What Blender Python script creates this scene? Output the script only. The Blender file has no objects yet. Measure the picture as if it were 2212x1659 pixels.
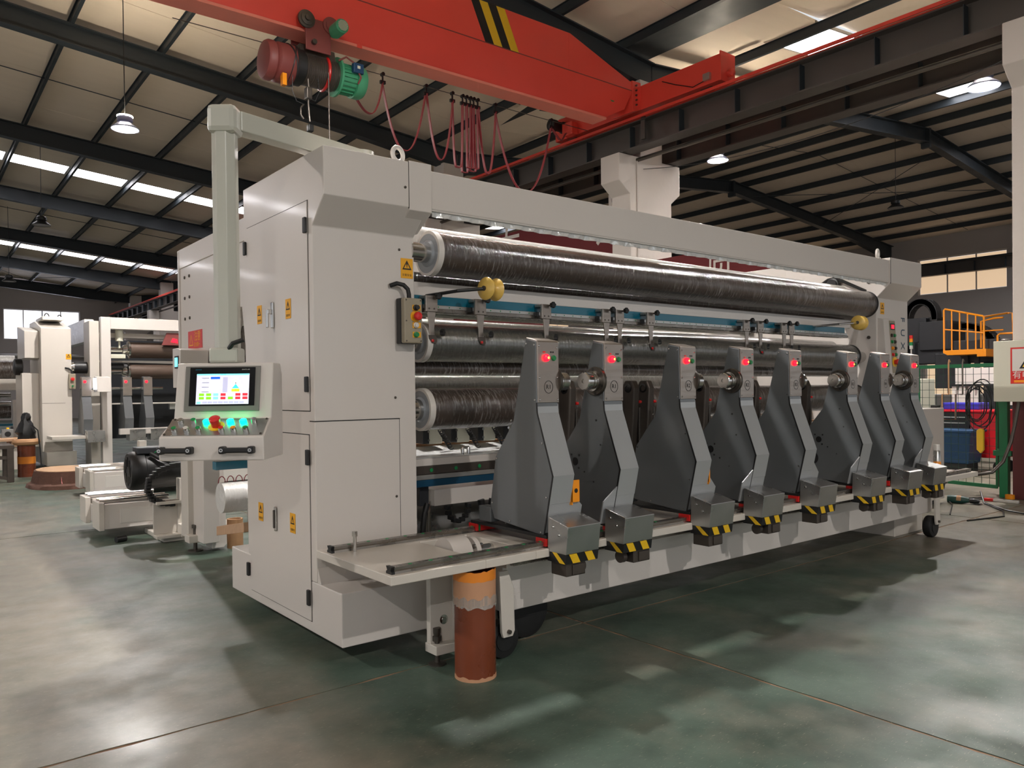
import bpy, bmesh, math, random
from mathutils import Vector, Matrix
random.seed(7)
R = math.radians
scene = bpy.context.scene
COL = scene.collection

# ------------------------------------------------------------------ camera
yaw, pit, rol = R(51.588), R(-0.638), R(-0.672)
fw = Vector((math.cos(yaw)*math.cos(pit), math.sin(yaw)*math.cos(pit), math.sin(pit)))
rt0 = Vector((math.sin(yaw), -math.cos(yaw), 0)); up0 = rt0.cross(fw)
rt = rt0*math.cos(rol)+up0*math.sin(rol); up = up0*math.cos(rol)-rt0*math.sin(rol)
cd = bpy.data.cameras.new('camera'); cam = bpy.data.objects.new('camera', cd); COL.objects.link(cam)
cam.matrix_world = Matrix(((rt.x, up.x, -fw.x, 0), (rt.y, up.y, -fw.y, 0), (rt.z, up.z, -fw.z, 1.5), (0, 0, 0, 1)))
cd.sensor_width = 36; cd.lens = 1689.74/2212*36
cd.shift_x = 2.06/2212; cd.shift_y = 30.9/2212
cd.clip_end = 300; cd.clip_start = .05
scene.camera = cam

# ------------------------------------------------------------------ light and exposure
w = bpy.data.worlds.new('sky'); scene.world = w; w.use_nodes = True
wn = w.node_tree.nodes; bg = wn['Background']
bg.inputs[0].default_value = (0.93, 0.96, 1.0, 1); bg.inputs[1].default_value = 0.55
SKYLIGHT = 9.0          # strength of the translucent roof lights
vs = scene.view_settings
vs.view_transform = 'Standard'; vs.look = 'None'; vs.gamma = 1; vs.use_curve_mapping = False
vs.exposure = 0.56

# ------------------------------------------------------------------ materials
def lin(c): return tuple(((v/255)/12.92 if v/255 <= .04045 else ((v/255+.055)/1.055)**2.4) for v in c)
MATS = {}
def mat(name, rgb, rough=.5, metal=0., var=.06, scale=6., bump=0., bscale=60., coat=0., emit=0., emitc=None, spec=.5, alpha=None, stretch=None, trans=0., rvar=0.):
    m = bpy.data.materials.new(name); m.use_nodes = True
    nt = m.node_tree; N = nt.nodes; L = nt.links; p = N['Principled BSDF']
    c = lin(rgb)
    p.inputs['Roughness'].default_value = rough; p.inputs['Metallic'].default_value = metal
    p.inputs['Specular IOR Level'].default_value = spec
    if coat: p.inputs['Coat Weight'].default_value = coat; p.inputs['Coat Roughness'].default_value = .08
    tc = N.new('ShaderNodeTexCoord'); src = tc.outputs['Object']
    if stretch:
        mp = N.new('ShaderNodeMapping'); mp.inputs['Scale'].default_value = stretch; L.new(src, mp.inputs[0]); src = mp.outputs[0]
    no = N.new('ShaderNodeTexNoise'); no.inputs['Scale'].default_value = scale; no.inputs['Detail'].default_value = 5
    L.new(src, no.inputs['Vector'])
    mx = N.new('ShaderNodeMix'); mx.data_type = 'RGBA'
    mx.inputs[6].default_value = tuple(max(0, v*(1-var)) for v in c)+(1,)
    mx.inputs[7].default_value = tuple(min(1, v*(1+var)) for v in c)+(1,)
    L.new(no.outputs[0], mx.inputs[0]); L.new(mx.outputs[2], p.inputs['Base Color'])
    if rvar:
        mr = N.new('ShaderNodeMapRange'); mr.inputs[1].default_value = .3; mr.inputs[2].default_value = .7
        mr.inputs[3].default_value = max(0.02, rough-rvar); mr.inputs[4].default_value = rough+rvar
        L.new(no.outputs[0], mr.inputs[0]); L.new(mr.outputs[0], p.inputs['Roughness'])
    if bump:
        nb = N.new('ShaderNodeTexNoise'); nb.inputs['Scale'].default_value = bscale; nb.inputs['Detail'].default_value = 3
        L.new(src, nb.inputs['Vector'])
        bu = N.new('ShaderNodeBump'); bu.inputs['Strength'].default_value = bump; bu.inputs['Distance'].default_value = .01
        L.new(nb.outputs[0], bu.inputs['Height']); L.new(bu.outputs[0], p.inputs['Normal'])
    if emit:
        p.inputs['Emission Color'].default_value = lin(emitc or rgb)+(1,); p.inputs['Emission Strength'].default_value = emit
    if alpha is not None: p.inputs['Alpha'].default_value = alpha
    if trans: p.inputs['Transmission Weight'].default_value = trans
    MATS[name] = m
    return m

WHITE = mat('white_paint', (207, 200, 193), .28, 0, .02, 1.5, .05, 220, coat=.3)
WHITE2 = mat('cream_paint', (203, 196, 186), .33, 0, .03, 2, .05, 200)
GREYW = mat('pale_grey_green_paint', (184, 184, 172), .3, 0, .02, 2, coat=.25)
BARE = mat('galvanised_white', (212, 207, 200), .42, .1, .06, 3)
GREY = mat('slate_grey_paint', (101, 104, 106), .27, .15, .04, 3, .03, 160, coat=.25)
GREYL = mat('lit_grey_paint', (158, 160, 161), .27, .15, .05, 4, .04, 150, coat=.2)  # paler slate grey: light on the arm fronts put into the colour
STAIN = mat('brushed_stainless', (168, 158, 149), .36, .92, .10, 5, .04, 30, stretch=(1, 1, 8), rvar=.08)
STAINL = mat('smooth_stainless', (178, 178, 176), .3, .9, .09, 6, rvar=.07)
CHROME = mat('polished_steel', (205, 203, 200), .14, 1, .05, 8, rvar=.05)
STEEL = mat('dark_steel', (96, 90, 84), .38, .85, .12, 10, rvar=.1)
RAILM = mat('rail_steel', (140, 134, 127), .3, .9, .12, 14, rvar=.1)
ALU = mat('aluminium', (190, 189, 185), .32, .8, .04, 10)
TEAL = mat('teal_paint', (8, 98, 120), .3, 0, .05, 6, coat=.3)
BLUED = mat('deep_blue_paint', (14, 62, 88), .32, 0, .05, 5)
BLACK = mat('black_plastic', (24, 24, 25), .45, 0, .08, 12)
BLACKG = mat('black_gloss', (16, 17, 19), .15, 0, .05, 6)
RUBBER = mat('black_rubber', (20, 20, 20), .6, 0, .1, 20)
RED = mat('crane_red', (240, 80, 66), .38, 0, .08, 1.2, .03, 40, coat=.15, rvar=.08)
REDD = mat('primer_red', (126, 60, 56), .5, 0, .12, 6)
REDP = mat('red_plastic', (205, 34, 32), .3, 0, .05, 8)
GREENP = mat('green_plastic', (22, 128, 70), .35, 0, .05, 8)
GREENM = mat('motor_green', (70, 152, 112), .4, 0, .08, 8)
WIRE = mat('dark_green_wire', (22, 58, 42), .5, 0, .08, 8)
FLANGE = mat('lit_red_flange', (246, 142, 124), .5, 0, .12, 2.5, rvar=.1)  # paler crane red stands in for floor light on the girder underside
DISC = mat('blue_grey_disc', (150, 155, 160), .35, .3, .05, 6)
CLEARA = mat('thin_clear_film', (225, 222, 214), .12, 0, .1, 14, .5, 18, spec=.8, alpha=.28)
GREENF = mat('fence_green', (12, 104, 62), .42, 0, .08, 8)
YELLOW = mat('hazard_yellow', (232, 186, 34), .4, 0, .06, 10)
ORANGE = mat('orange_paint', (238, 146, 12), .33, 0, .04, 6, coat=.2)
STICK = mat('sticker_yellow', (232, 166, 22), .45, 0, .03, 12)
NYLON = mat('amber_nylon', (222, 184, 92), .3, 0, .08, 9, coat=.3)
BEAMK = mat('roof_steel_paint', (46, 53, 58), .5, .1, .12, 2, rvar=.08)
RUNWAY = mat('runway_steel', (82, 76, 72), .5, .2, .16, 1.4, rvar=.1)
CONC = mat('painted_concrete', (214, 205, 197), .8, 0, .05, 2, .25, 14)
MAROON = mat('maroon_paint', (92, 42, 42), .6, 0, .12, 4)
BANNER = mat('banner_cloth', (104, 28, 32), .75, 0, .05, 3)
PANELR = mat('roof_panel', (236, 220, 200), .62, 0, .05, .8, .03, 30, stretch=(1, 6, 1))
WALLM = mat('wall_plaster', (176, 170, 166), .85, 0, .05, .6, .06, 20)
DARKMETAL = mat('dark_machine_paint', (44, 46, 50), .42, .2, .08, 4)
BROWNROLL = mat('brown_roll', (88, 72, 62), .4, .2, .06, 6)
CARD = mat('cardboard', (176, 134, 96), .75, 0, .1, 8, stretch=(1, 1, 4))
PAPER = mat('kraft_paper', (190, 142, 108), .6, 0, .1, 7, .1, 30)
TUBEB = mat('brown_varnished_tube', (118, 58, 34), .32, 0, .32, 5, .08, 18, rvar=.12)
TAPEO = mat('orange_tape', (226, 134, 40), .4, 0, .06, 8)
WOOD = mat('rough_wood', (186, 150, 118), .7, 0, .18, 9, .3, 30, stretch=(1, 6, 1))
BARK = mat('bark', (92, 62, 50), .85, 0, .25, 14, .6, 26)
LEADRED = mat('festoon_cable', (146, 52, 58), .5, 0, .1, 8)
IVORY = mat('ivory_panel', (206, 204, 186), .5, 0, .03, 5)
BLUEP = mat('blue_plastic', (22, 62, 98), .5, 0, .06, 6)
BLUEV = mat('violet_blue_plastic', (48, 46, 172), .45, 0, .05, 6)
REDC = mat('red_cabinet_paint', (202, 24, 38), .35, 0, .05, 5)
PENDG = mat('beige_grey_plastic', (150, 140, 120), .5, 0, .05, 12, .05, 200)
DIRTYSTEEL = mat('oily_steel', (88, 80, 74), .42, .6, .2, 12, rvar=.12)
LEDR = mat('red_led', (255, 20, 30), .3, 0, .02, 5, emit=5, emitc=(255, 10, 26))
LEDCORE = mat('red_led_core', (255, 120, 40), .3, 0, .02, 5, emit=9, emitc=(255, 110, 40))
LEDG = mat('green_led', (10, 240, 140), .3, 0, .02, 5, emit=9, emitc=(0, 255, 120))
LEDC = mat('cyan_led', (20, 240, 230), .3, 0, .02, 5, emit=5, emitc=(0, 250, 225))
ROOFLIGHT = mat('translucent_roof_light', (240, 240, 240), .6, 0, .01, 3, emit=SKYLIGHT, emitc=(250, 247, 252))
PANE = mat('daylit_window_pane', (225, 228, 240), .3, 0, .01, 2, emit=2.2, emitc=(232, 234, 250))
PANEW = mat('warm_window_pane', (216, 190, 160), .3, 0, .05, .8, emit=.55, emitc=(232, 200, 164))
LAMPGLOW = mat('lamp_glow', (245, 247, 255), .4, 0, .01, 3, emit=5, emitc=(246, 246, 255))
LEDCOB = mat('led_cob', (250, 250, 255), .4, 0, .01, 3, emit=4000, emitc=(255, 250, 246))
LAMPUP = mat('lamp_rim_glow', (245, 247, 255), .4, 0, .01, 3, emit=430, emitc=(255, 240, 216))
LAMPOFF = mat('lamp_unlit_glass', (150, 142, 132), .3, 0, .03, 3)
LAMPBODY = mat('lamp_body', (120, 124, 150), .35, .4, .05, 6)

def film_mat(name, base, axis_stretch, gain=.75, rough=.16, metal=.0):
    """stretch film wound round a roller: dark core seen through clear film with fine bright wrinkles (bump + highlight streaks put into the colour)"""
    m = bpy.data.materials.new(name); m.use_nodes = True
    nt = m.node_tree; N = nt.nodes; L = nt.links; p = N['Principled BSDF']
    tc = N.new('ShaderNodeTexCoord')
    mp = N.new('ShaderNodeMapping'); mp.inputs['Scale'].default_value = axis_stretch; L.new(tc.outputs['Object'], mp.inputs[0])
    n0 = N.new('ShaderNodeTexNoise'); n0.inputs['Scale'].default_value = 2.6; n0.inputs['Detail'].default_value = 5; n0.inputs['Roughness'].default_value = .7
    L.new(mp.outputs[0], n0.inputs['Vector'])
    na_ = N.new('ShaderNodeTexNoise'); na_.inputs['Scale'].default_value = 1.1; na_.inputs['Detail'].default_value = 4; L.new(tc.outputs['Object'], na_.inputs['Vector'])
    n1 = N.new('ShaderNodeMix'); n1.data_type = 'FLOAT'; n1.inputs[0].default_value = .3; L.new(n0.outputs[0], n1.inputs[2]); L.new(na_.outputs[0], n1.inputs[3])
    r = N.new('ShaderNodeValToRGB'); e = r.color_ramp.elements
    e[0].position = .52; e[0].color = lin(base)+(1,)
    e[1].position = .70; e[1].color = tuple(min(1, v*1.0+.30*gain) for v in lin(base))+(1,)  # paler streaks stand in for highlights along the film wrinkles
    L.new(n1.outputs[0], r.inputs[0]); L.new(r.outputs[0], p.inputs['Base Color'])
    p.inputs['Roughness'].default_value = rough; p.inputs['Metallic'].default_value = metal
    p.inputs['Coat Weight'].default_value = .8; p.inputs['Coat Roughness'].default_value = .07
    bu = N.new('ShaderNodeBump'); bu.inputs['Strength'].default_value = .8; bu.inputs['Distance'].default_value = .016
    L.new(n1.outputs[0], bu.inputs['Height']); L.new(bu.outputs[0], p.inputs['Normal']); L.new(bu.outputs[0], p.inputs['Coat Normal'])
    MATS[name] = m; return m
FILM = film_mat('film_wrapped_dark_roll', (66, 56, 50), (26, 4, 4))
FILMW = film_mat('film_wrapped_pale_roll', (205, 204, 200), (14, 3, 3), 1., .3)
ROLLM = film_mat('film_over_steel_roll', (122, 122, 118), (16, 2.5, 2.5), .5, .24, .75)
CLEAR = mat('clear_film', (225, 226, 224), .12, .3, .1, 14, .5, 18, spec=.8)

def floor_mat():
    m = bpy.data.materials.new('green_epoxy_floor'); m.use_nodes = True
    nt = m.node_tree; N = nt.nodes; L = nt.links; p = N['Principled BSDF']
    g = N.new('ShaderNodeNewGeometry')
    def noise(s, d=6, ro=.55, st=None):
        n = N.new('ShaderNodeTexNoise'); n.inputs['Scale'].default_value = s; n.inputs['Detail'].default_value = d; n.inputs['Roughness'].default_value = ro
        src = g.outputs['Position']
        if st:
            mp = N.new('ShaderNodeMapping'); mp.inputs['Scale'].default_value = st; L.new(src, mp.inputs[0]); src = mp.outputs[0]
        L.new(src, n.inputs['Vector']); return n
    def ramp(n, a, b, ca, cb):
        r = N.new('ShaderNodeValToRGB'); e = r.color_ramp.elements
        e[0].position = a; e[1].position = b; e[0].color = ca; e[1].color = cb
        L.new(n.outputs[0], r.inputs[0]); return r
    def mix(f, a, b):
        x = N.new('ShaderNodeMix'); x.data_type = 'RGBA'
        L.new(f, x.inputs[0]); L.new(a, x.inputs[6]); L.new(b, x.inputs[7]); return x.outputs[2]
    base = ramp(noise(1.3, 9, .62), .3, .7, lin((46, 58, 50))+(1,), lin((82, 100, 88))+(1,))
    dust = ramp(noise(3.2, 8, .65), .3, .75, lin((98, 95, 83))+(1,), lin((130, 122, 108))+(1,))
    # the aisle at the left and far bays are worn and dusty, the strip before the machine is still green
    sx = N.new('ShaderNodeSeparateXYZ'); L.new(g.outputs['Position'], sx.inputs[0])
    mr = N.new('ShaderNodeMapRange'); mr.inputs[1].default_value = 1.9; mr.inputs[2].default_value = .9; mr.inputs[3].default_value = 0; mr.inputs[4].default_value = .34
    L.new(sx.outputs[0], mr.inputs[0])
    mr2 = N.new('ShaderNodeMapRange'); mr2.inputs[1].default_value = 5.0; mr2.inputs[2].default_value = 9.0; mr2.inputs[3].default_value = 0; mr2.inputs[4].default_value = .38
    L.new(sx.outputs[0], mr2.inputs[0])
    ad = N.new('ShaderNodeMath'); L.new(mr.outputs[0], ad.inputs[0]); L.new(mr2.outputs[0], ad.inputs[1])
    nz = noise(1.1, 7, .6); ad2 = N.new('ShaderNodeMath'); L.new(ad.outputs[0], ad2.inputs[0]); L.new(nz.outputs[0], ad2.inputs[1])
    f = N.new('ShaderNodeMapRange'); f.inputs[1].default_value = .48; f.inputs[2].default_value = .82; L.new(ad2.outputs[0], f.inputs[0])
    c1 = mix(f.outputs[0], base.outputs[0], dust.outputs[0])
    # scuffed pale scratches and chipped tan spots
    sc = ramp(noise(26, 3, .7, (1, 5, 1)), .62, .72, (0, 0, 0, 1), (.5, .5, .5, 1))
    tan = N.new('ShaderNodeRGB'); tan.outputs[0].default_value = lin((176, 166, 148))+(1,)
    c2 = mix(sc.outputs[0], c1, tan.outputs[0])
    ch = ramp(noise(2.3, 9, .7), .70, .73, (0, 0, 0, 1), (.75, .75, .75, 1))
    br = N.new('ShaderNodeRGB'); br.outputs[0].default_value = lin((138, 116, 96))+(1,)
    c3 = mix(ch.outputs[0], c2, br.outputs[0])
    L.new(c3, p.inputs['Base Color'])
    rr = N.new('ShaderNodeMapRange'); rr.inputs[1].default_value = .35; rr.inputs[2].default_value = .7; rr.inputs[3].default_value = .3; rr.inputs[4].default_value = .58
    n5 = noise(2.0, 6, .6); L.new(n5.outputs[0], rr.inputs[0]); L.new(rr.outputs[0], p.inputs['Roughness'])
    bu = N.new('ShaderNodeBump'); bu.inputs['Strength'].default_value = .12; bu.inputs['Distance'].default_value = .004
    n6 = noise(22, 4); L.new(n6.outputs[0], bu.inputs['Height']); L.new(bu.outputs[0], p.inputs['Normal'])
    p.inputs['Specular IOR Level'].default_value = .32
    return m
FLOORM = floor_mat()
JOINT = mat('crumbled_joint_filler', (132, 104, 82), .9, 0, .3, 14, .6, 40)

# ------------------------------------------------------------------ mesh helpers
ORG = {}
class B:
    def __init__(s): s.v = []; s.f = []
    def add(s, vs, fs):
        n = len(s.v); s.v += [tuple(v) for v in vs]; s.f += [tuple(i+n for i in f) for f in fs]; return s
    def box(s, a, b):
        x0, y0, z0 = a; x1, y1, z1 = b
        return s.add([(x0, y0, z0), (x1, y0, z0), (x1, y1, z0), (x0, y1, z0), (x0, y0, z1), (x1, y0, z1), (x1, y1, z1), (x0, y1, z1)],
                     [(0, 3, 2, 1), (4, 5, 6, 7), (0, 1, 5, 4), (1, 2, 6, 5), (2, 3, 7, 6), (3, 0, 4, 7)])
    def prism(s, pts, ax, a, b):
        def P(p, t): return (t, p[0], p[1]) if ax == 'x' else ((p[0], t, p[1]) if ax == 'y' else (p[0], p[1], t))
        n = len(pts)
        vs = [P(p, a) for p in pts]+[P(p, b) for p in pts]
        fs = [tuple(range(n-1, -1, -1)), tuple(range(n, 2*n))]+[(i, (i+1) % n, n+(i+1) % n, n+i) for i in range(n)]
        return s.add(vs, fs)
    def lathe(s, p, d, prof, n=20, caps=True):
        p = Vector(p); d = Vector(d).normalized(); u = d.orthogonal().normalized(); w_ = d.cross(u)
        vs = []; fs = []; m = len(prof)
        for (r_, h) in prof:
            for k in range(n):
                a = 2*math.pi*k/n; vs.append(p+d*h+(u*math.cos(a)+w_*math.sin(a))*r_)
        for i in range(m-1):
            for k in range(n): fs.append((i*n+k, i*n+(k+1) % n, (i+1)*n+(k+1) % n, (i+1)*n+k))
        if caps:
            if prof[0][0] > 1e-5: fs.append(tuple(range(n-1, -1, -1)))
            if prof[-1][0] > 1e-5: fs.append(tuple((m-1)*n+k for k in range(n)))
        return s.add(vs, fs)
    def cyl(s, a, b, r_, n=16, r1=None):
        a = Vector(a); b = Vector(b); return s.lathe(a, b-a, [(r_, 0), (r_ if r1 is None else r1, (b-a).length)], n)
    def tube(s, path, r_, n=8, closed=False):
        P = [Vector(p) for p in path]; vs = []; fs = []; m = len(P); u = None
        for i, p in enumerate(P):
            t = (P[(i+1) % m]-P[i-1]) if closed else (P[min(i+1, m-1)]-P[max(i-1, 0)])
            t.normalize()
            u = t.orthogonal().normalized() if u is None else (u-t*u.dot(t)).normalized()
            w_ = t.cross(u)
            for k in range(n):
                a = 2*math.pi*k/n; vs.append(p+(u*math.cos(a)+w_*math.sin(a))*r_)
        for i in range(m if closed else m-1):
            j = (i+1) % m
            for k in range(n): fs.append((i*n+k, i*n+(k+1) % n, j*n+(k+1) % n, j*n+k))
        if not closed: fs += [tuple(range(n-1, -1, -1)), tuple((m-1)*n+k for k in range(n))]
        return s.add(vs, fs)
    def ring(s, c, d, Rr, r_, n=28, m=8):
        c = Vector(c); d = Vector(d).normalized(); u = d.orthogonal().normalized(); w_ = d.cross(u)
        return s.tube([c+(u*math.cos(2*math.pi*k/n)+w_*math.sin(2*math.pi*k/n))*Rr for k in range(n)], r_, m, True)
    def beam(s, p, q, wd, h):   # bar of section wd (horizontal) x h along p-q
        p = Vector(p); q = Vector(q); t = (q-p).normalized()
        sd = t.cross(Vector((0, 0, 1)))
        sd = sd.normalized() if sd.length > 1e-4 else Vector((1, 0, 0))
        un = sd.cross(t); vs = []
        for e in (p, q):
            for a, b in ((-1, -1), (1, -1), (1, 1), (-1, 1)): vs.append(e+sd*a*wd/2+un*b*h/2)
        return s.add(vs, [(0, 3, 2, 1), (4, 5, 6, 7), (0, 1, 5, 4), (1, 2, 6, 5), (2, 3, 7, 6), (3, 0, 4, 7)])
    def xf(s, M): s.v = [tuple(M @ Vector(v)) for v in s.v]; return s
    def mesh(s, name, org):
        me = bpy.data.meshes.new(name)
        bm = bmesh.new()
        vv = [bm.verts.new((v[0]-org[0], v[1]-org[1], v[2]-org[2])) for v in s.v]
        for f in s.f:
            try: bm.faces.new([vv[i] for i in f])
            except ValueError: pass
        bmesh.ops.recalc_face_normals(bm, faces=bm.faces)
        bm.to_mesh(me); bm.free()
        return me
def O(name, b, m, parent=None, bevel=0., smooth=35, label=None, kind=None, org=None, cat=None, group=None):
    if org is None:
        xs = list(zip(*b.v)); org = tuple((min(a)+max(a))/2 for a in xs)
        if parent is None: org = (org[0], org[1], min(xs[2]))
    me = b.mesh(name, org)
    if smooth:
        for p in me.polygons: p.use_smooth = True
        me.set_sharp_from_angle(angle=R(smooth))
    me.materials.append(m)
    o = bpy.data.objects.new(name, me); COL.objects.link(o)
    ORG[o.name] = org
    if parent is not None:
        po = ORG[parent.name]; o.parent = parent; o.location = (org[0]-po[0], org[1]-po[1], org[2]-po[2])
    else: o.location = org
    if bevel:
        md = o.modifiers.new('bevel', 'BEVEL'); md.width = bevel; md.segments = 2; md.limit_method = 'ANGLE'; md.angle_limit = R(40)
    if label: o['label'] = label
    if kind: o['kind'] = kind
    if cat: o['category'] = cat
    if group: o['group'] = group
    return o
def thing(name, label, cat, loc=(0, 0, 0), group=None, rotz=0., local=False):
    o = bpy.data.objects.new(name, None); COL.objects.link(o); o.empty_display_size = .1
    o.location = loc; o.rotation_euler = (0, 0, rotz)
    ORG[o.name] = (0, 0, 0) if local else tuple(loc)
    o['label'] = label; o['category'] = cat
    if group: o['group'] = group
    return o
def sub(name, o_src, parent, off):     # a linked copy of a part, moved by off
    c = o_src.copy(); COL.objects.link(c); c.parent = parent
    s = ORG[o_src.name]; n = (s[0]+off[0], s[1]+off[1], s[2]+off[2]); ORG[c.name] = n
    po = ORG[parent.name]; c.location = (n[0]-po[0], n[1]-po[1], n[2]-po[2])
    return c
def copy_tree(root, loc, label=None, scale=None):
    r = root.copy(); COL.objects.link(r); r.location = loc; ORG[r.name] = tuple(loc)
    if label: r['label'] = label
    if scale: r.scale = scale
    for ch in list(root.children):
        c = ch.copy(); COL.objects.link(c); c.parent = r
        for g in ch.children:
            d = g.copy(); COL.objects.link(d); d.parent = c
    return r
_tc = {}
def text(name, s, m, parent, pos, size, xdir, ydir, depth=.0015, label=None, align='CENTER'):
    """flat lettering, standing proud of a surface by depth; xdir/ydir = reading and up directions"""
    cu = bpy.data.curves.new('lettering', 'FONT'); cu.body = s; cu.size = size; cu.extrude = depth/2
    cu.align_x = align; cu.align_y = 'CENTER'; cu.resolution_u = 3
    t = bpy.data.objects.new('lettering', cu); COL.objects.link(t)
    me = bpy.data.meshes.new_from_object(t)
    bpy.data.objects.remove(t); bpy.data.curves.remove(cu)
    xd = Vector(xdir).normalized(); yd = Vector(ydir).normalized(); zd = xd.cross(yd); P = Vector(pos)
    b = B(); b.v = [tuple(P+xd*v.co.x+yd*v.co.y+zd*(v.co.z+depth/2)) for v in me.vertices]; b.f = [tuple(p.vertices) for p in me.polygons]
    bpy.data.meshes.remove(me)
    return O(name, b, m, parent, smooth=0, label=label)
def rect(c, xd, yd, w_, h, t):   # thin slab centred at c, facing xd x yd
    xd = Vector(xd).normalized(); yd = Vector(yd).normalized(); zd = xd.cross(yd); c = Vector(c); b = B()
    vs = [c+xd*a*w_/2+yd*e*h/2+zd*k*t for k in (0, 1) for a, e in ((-1, -1), (1, -1), (1, 1), (-1, 1))]
    return b.add(vs, [(0, 3, 2, 1), (4, 5, 6, 7), (0, 1, 5, 4), (1, 2, 6, 5), (2, 3, 7, 6), (3, 0, 4, 7)])
def sticker(parent, c, xd, yd, w_=.075, h=.11, base=None, lines='注意安全'):
    """yellow warning sticker: black triangle outline with exclamation mark over a line of small print"""
    o = O('warning_sticker', rect(c, xd, yd, w_, h, .0015), base or STICK, parent, smooth=0, label='yellow warning triangle sticker')
    if ORG_LEVEL.get(parent.name, 1) >= 2: pass
    X = Vector(xd).normalized(); Y = Vector(yd).normalized(); Z = X.cross(Y); C = Vector(c)+Z*.0016
    b = B()
    def tri(s): return [(-.5*s, -.42*s), (.5*s, -.42*s), (0, .46*s)]
    T = [C+Y*h*.16+X*p[0]+Y*p[1] for p in tri(w_*.78)]; I = [C+Y*h*.15+X*p[0]+Y*p[1] for p in tri(w_*.5)]
    b.add([*T, *I, *[v+Z*.0006 for v in T], *[v+Z*.0006 for v in I]], [(6, 7, 10, 9), (7, 8, 11, 10), (8, 6, 9, 11)])
    ex = C+Y*h*.15
    for (a0, a1, ww) in ((-.02, .2, .05), (-.13, -.07, .05)):
        q = [ex+X*sx*w_*ww+Y*w_*sy for sx, sy in ((-1, a0), (1, a0), (1, a1), (-1, a1))]
        b.add([v+Z*.0006 for v in q], [(0, 1, 2, 3)])
    pr = o if o.parent and o.parent.parent is None else parent
    O('triangle_mark', b, BLACK, pr, smooth=0)
    if lines: text('caption', lines, BLACK, pr, C-Y*h*.34, w_*.2, xd, yd, .0006)
    return o
ORG_LEVEL = {}
# ------------------------------------------------------------------ the hall
def struct(o): o['kind'] = 'structure'; return o
def sroot(name):
    o = bpy.data.objects.new(name, None); COL.objects.link(o); ORG[o.name] = (0, 0, 0); o['kind'] = 'structure'; return o
FRAMES = [-3.4, 3.66, 10.81, 17.83, 24.85, 31.85, 38.85, 45.85, 52.85]
PX, PS = 2.97, 1.715         # purlin line and spacing
YS, YN, XW, XE = -9.5, 56.0, -13.0, 37.4
RID1, RID2 = -0.6, 24.8

# floor: cast slabs with crumbling joints between them
fl = struct(O('floor', B().box((XW-1, YS-1, -.3), (XE+1, YN+1, -.004)), JOINT, smooth=0, org=(0, 0, -.3)))
gx = [XW-1, -2.5, 3.46, 9.5, 15.5, 21.5, 27.5, 33.5, XE+1]; gy = [YS-1, -2.4, 3.64, 9.7, 15.7, 21.7, 27.7, 33.7, 39.7, 45.7, 51.7, YN+1]
def wob(a, b, fixed, axis, n, rnd):
    out = []
    for i in range(n+1):
        t = a+(b-a)*i/n; d = rnd.uniform(-.006, .006)*(0 if i in (0, n) else 1)
        out.append((t, fixed+d) if axis == 'x' else (fixed+d, t))
    return out
for i in range(len(gx)-1):
    for j in range(len(gy)-1):
        rnd = random.Random(i*31+j); n = 60 if (gx[i] < 8 and gy[j] < 10) else 6
        x0, x1, y0, y1 = gx[i]+.010, gx[i+1]-.010, gy[j]+.010, gy[j+1]-.010
        pts = wob(x0, x1, y0, 'x', n, rnd)+wob(y0, y1, x1, 'y', n, rnd)[1:]+wob(x1, x0, y1, 'x', n, rnd)[1:]+wob(y1, y0, x0, 'y', n, rnd)[1:-1]
        O('slab', B().prism(pts, 'z', -.0039, 0), FLOORM, fl, smooth=0)

# walls
def wall_yz(name, x0, x1, y0, y1, z0, z1, holes):      # wall of constant x with rectangular holes (ya,yb,za,zb)
    ys = sorted({y0, y1, *[h[0] for h in holes], *[h[1] for h in holes]}); zs = sorted({z0, z1, *[h[2] for h in holes], *[h[3] for h in holes]})
    b = B()
    for a, c in zip(ys, ys[1:]):
        for d, e in zip(zs, zs[1:]):
            ym, zm = (a+c)/2, (d+e)/2
            if not any(h[0] < ym < h[1] and h[2] < zm < h[3] for h in holes): b.box((x0, a, d), (x1, c, e))
    return struct(O(name, b, WALLM, smooth=0))
def wall_xz(name, y0, y1, x0, x1, z0, z1, holes):
    xs = sorted({x0, x1, *[h[0] for h in holes], *[h[1] for h in holes]}); zs = sorted({z0, z1, *[h[2] for h in holes], *[h[3] for h in holes]})
    b = B()
    for a, c in zip(xs, xs[1:]):
        for d, e in zip(zs, zs[1:]):
            xm, zm = (a+c)/2, (d+e)/2
            if not any(h[0] < xm < h[1] and h[2] < zm < h[3] for h in holes): b.box((a, y0, d), (c, y1, e))
    return struct(O(name, b, WALLM, smooth=0))
NH = [(5.38, 9.5, 4.9, 6.76), (-4, .1, 4.9, 6.76), (17, 21, 4.9, 6.76), (28, 32, 4.9, 6.76)]
EH = [(13.0-k*6.9, 16.7-k*6.9, 5.62, 7.28) for k in range(-6, 3)]+[(13.6+k*6.9, 16.4+k*6.9, 1.0, 2.9) for k in range(0, 6)]
wall_xz('wall_north', YN, YN+.3, XW, XE, 0, 10.2, NH)
wall_yz('wall_east', XE, XE+.3, YS, YN, 0, 8.4, EH)
wall_yz('wall_west', XW-.3, XW, YS, YN, 0, 8.2, [(-7, 22, 0.0, 5.6), (24, 50, 3.0, 6.0)])
wall_xz('wall_south', YS-.3, YS, XW, XE, 0, 10.2, [(-10, 9, 0.0, 5.8), (14, 34, 0, 5.4)])
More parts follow.
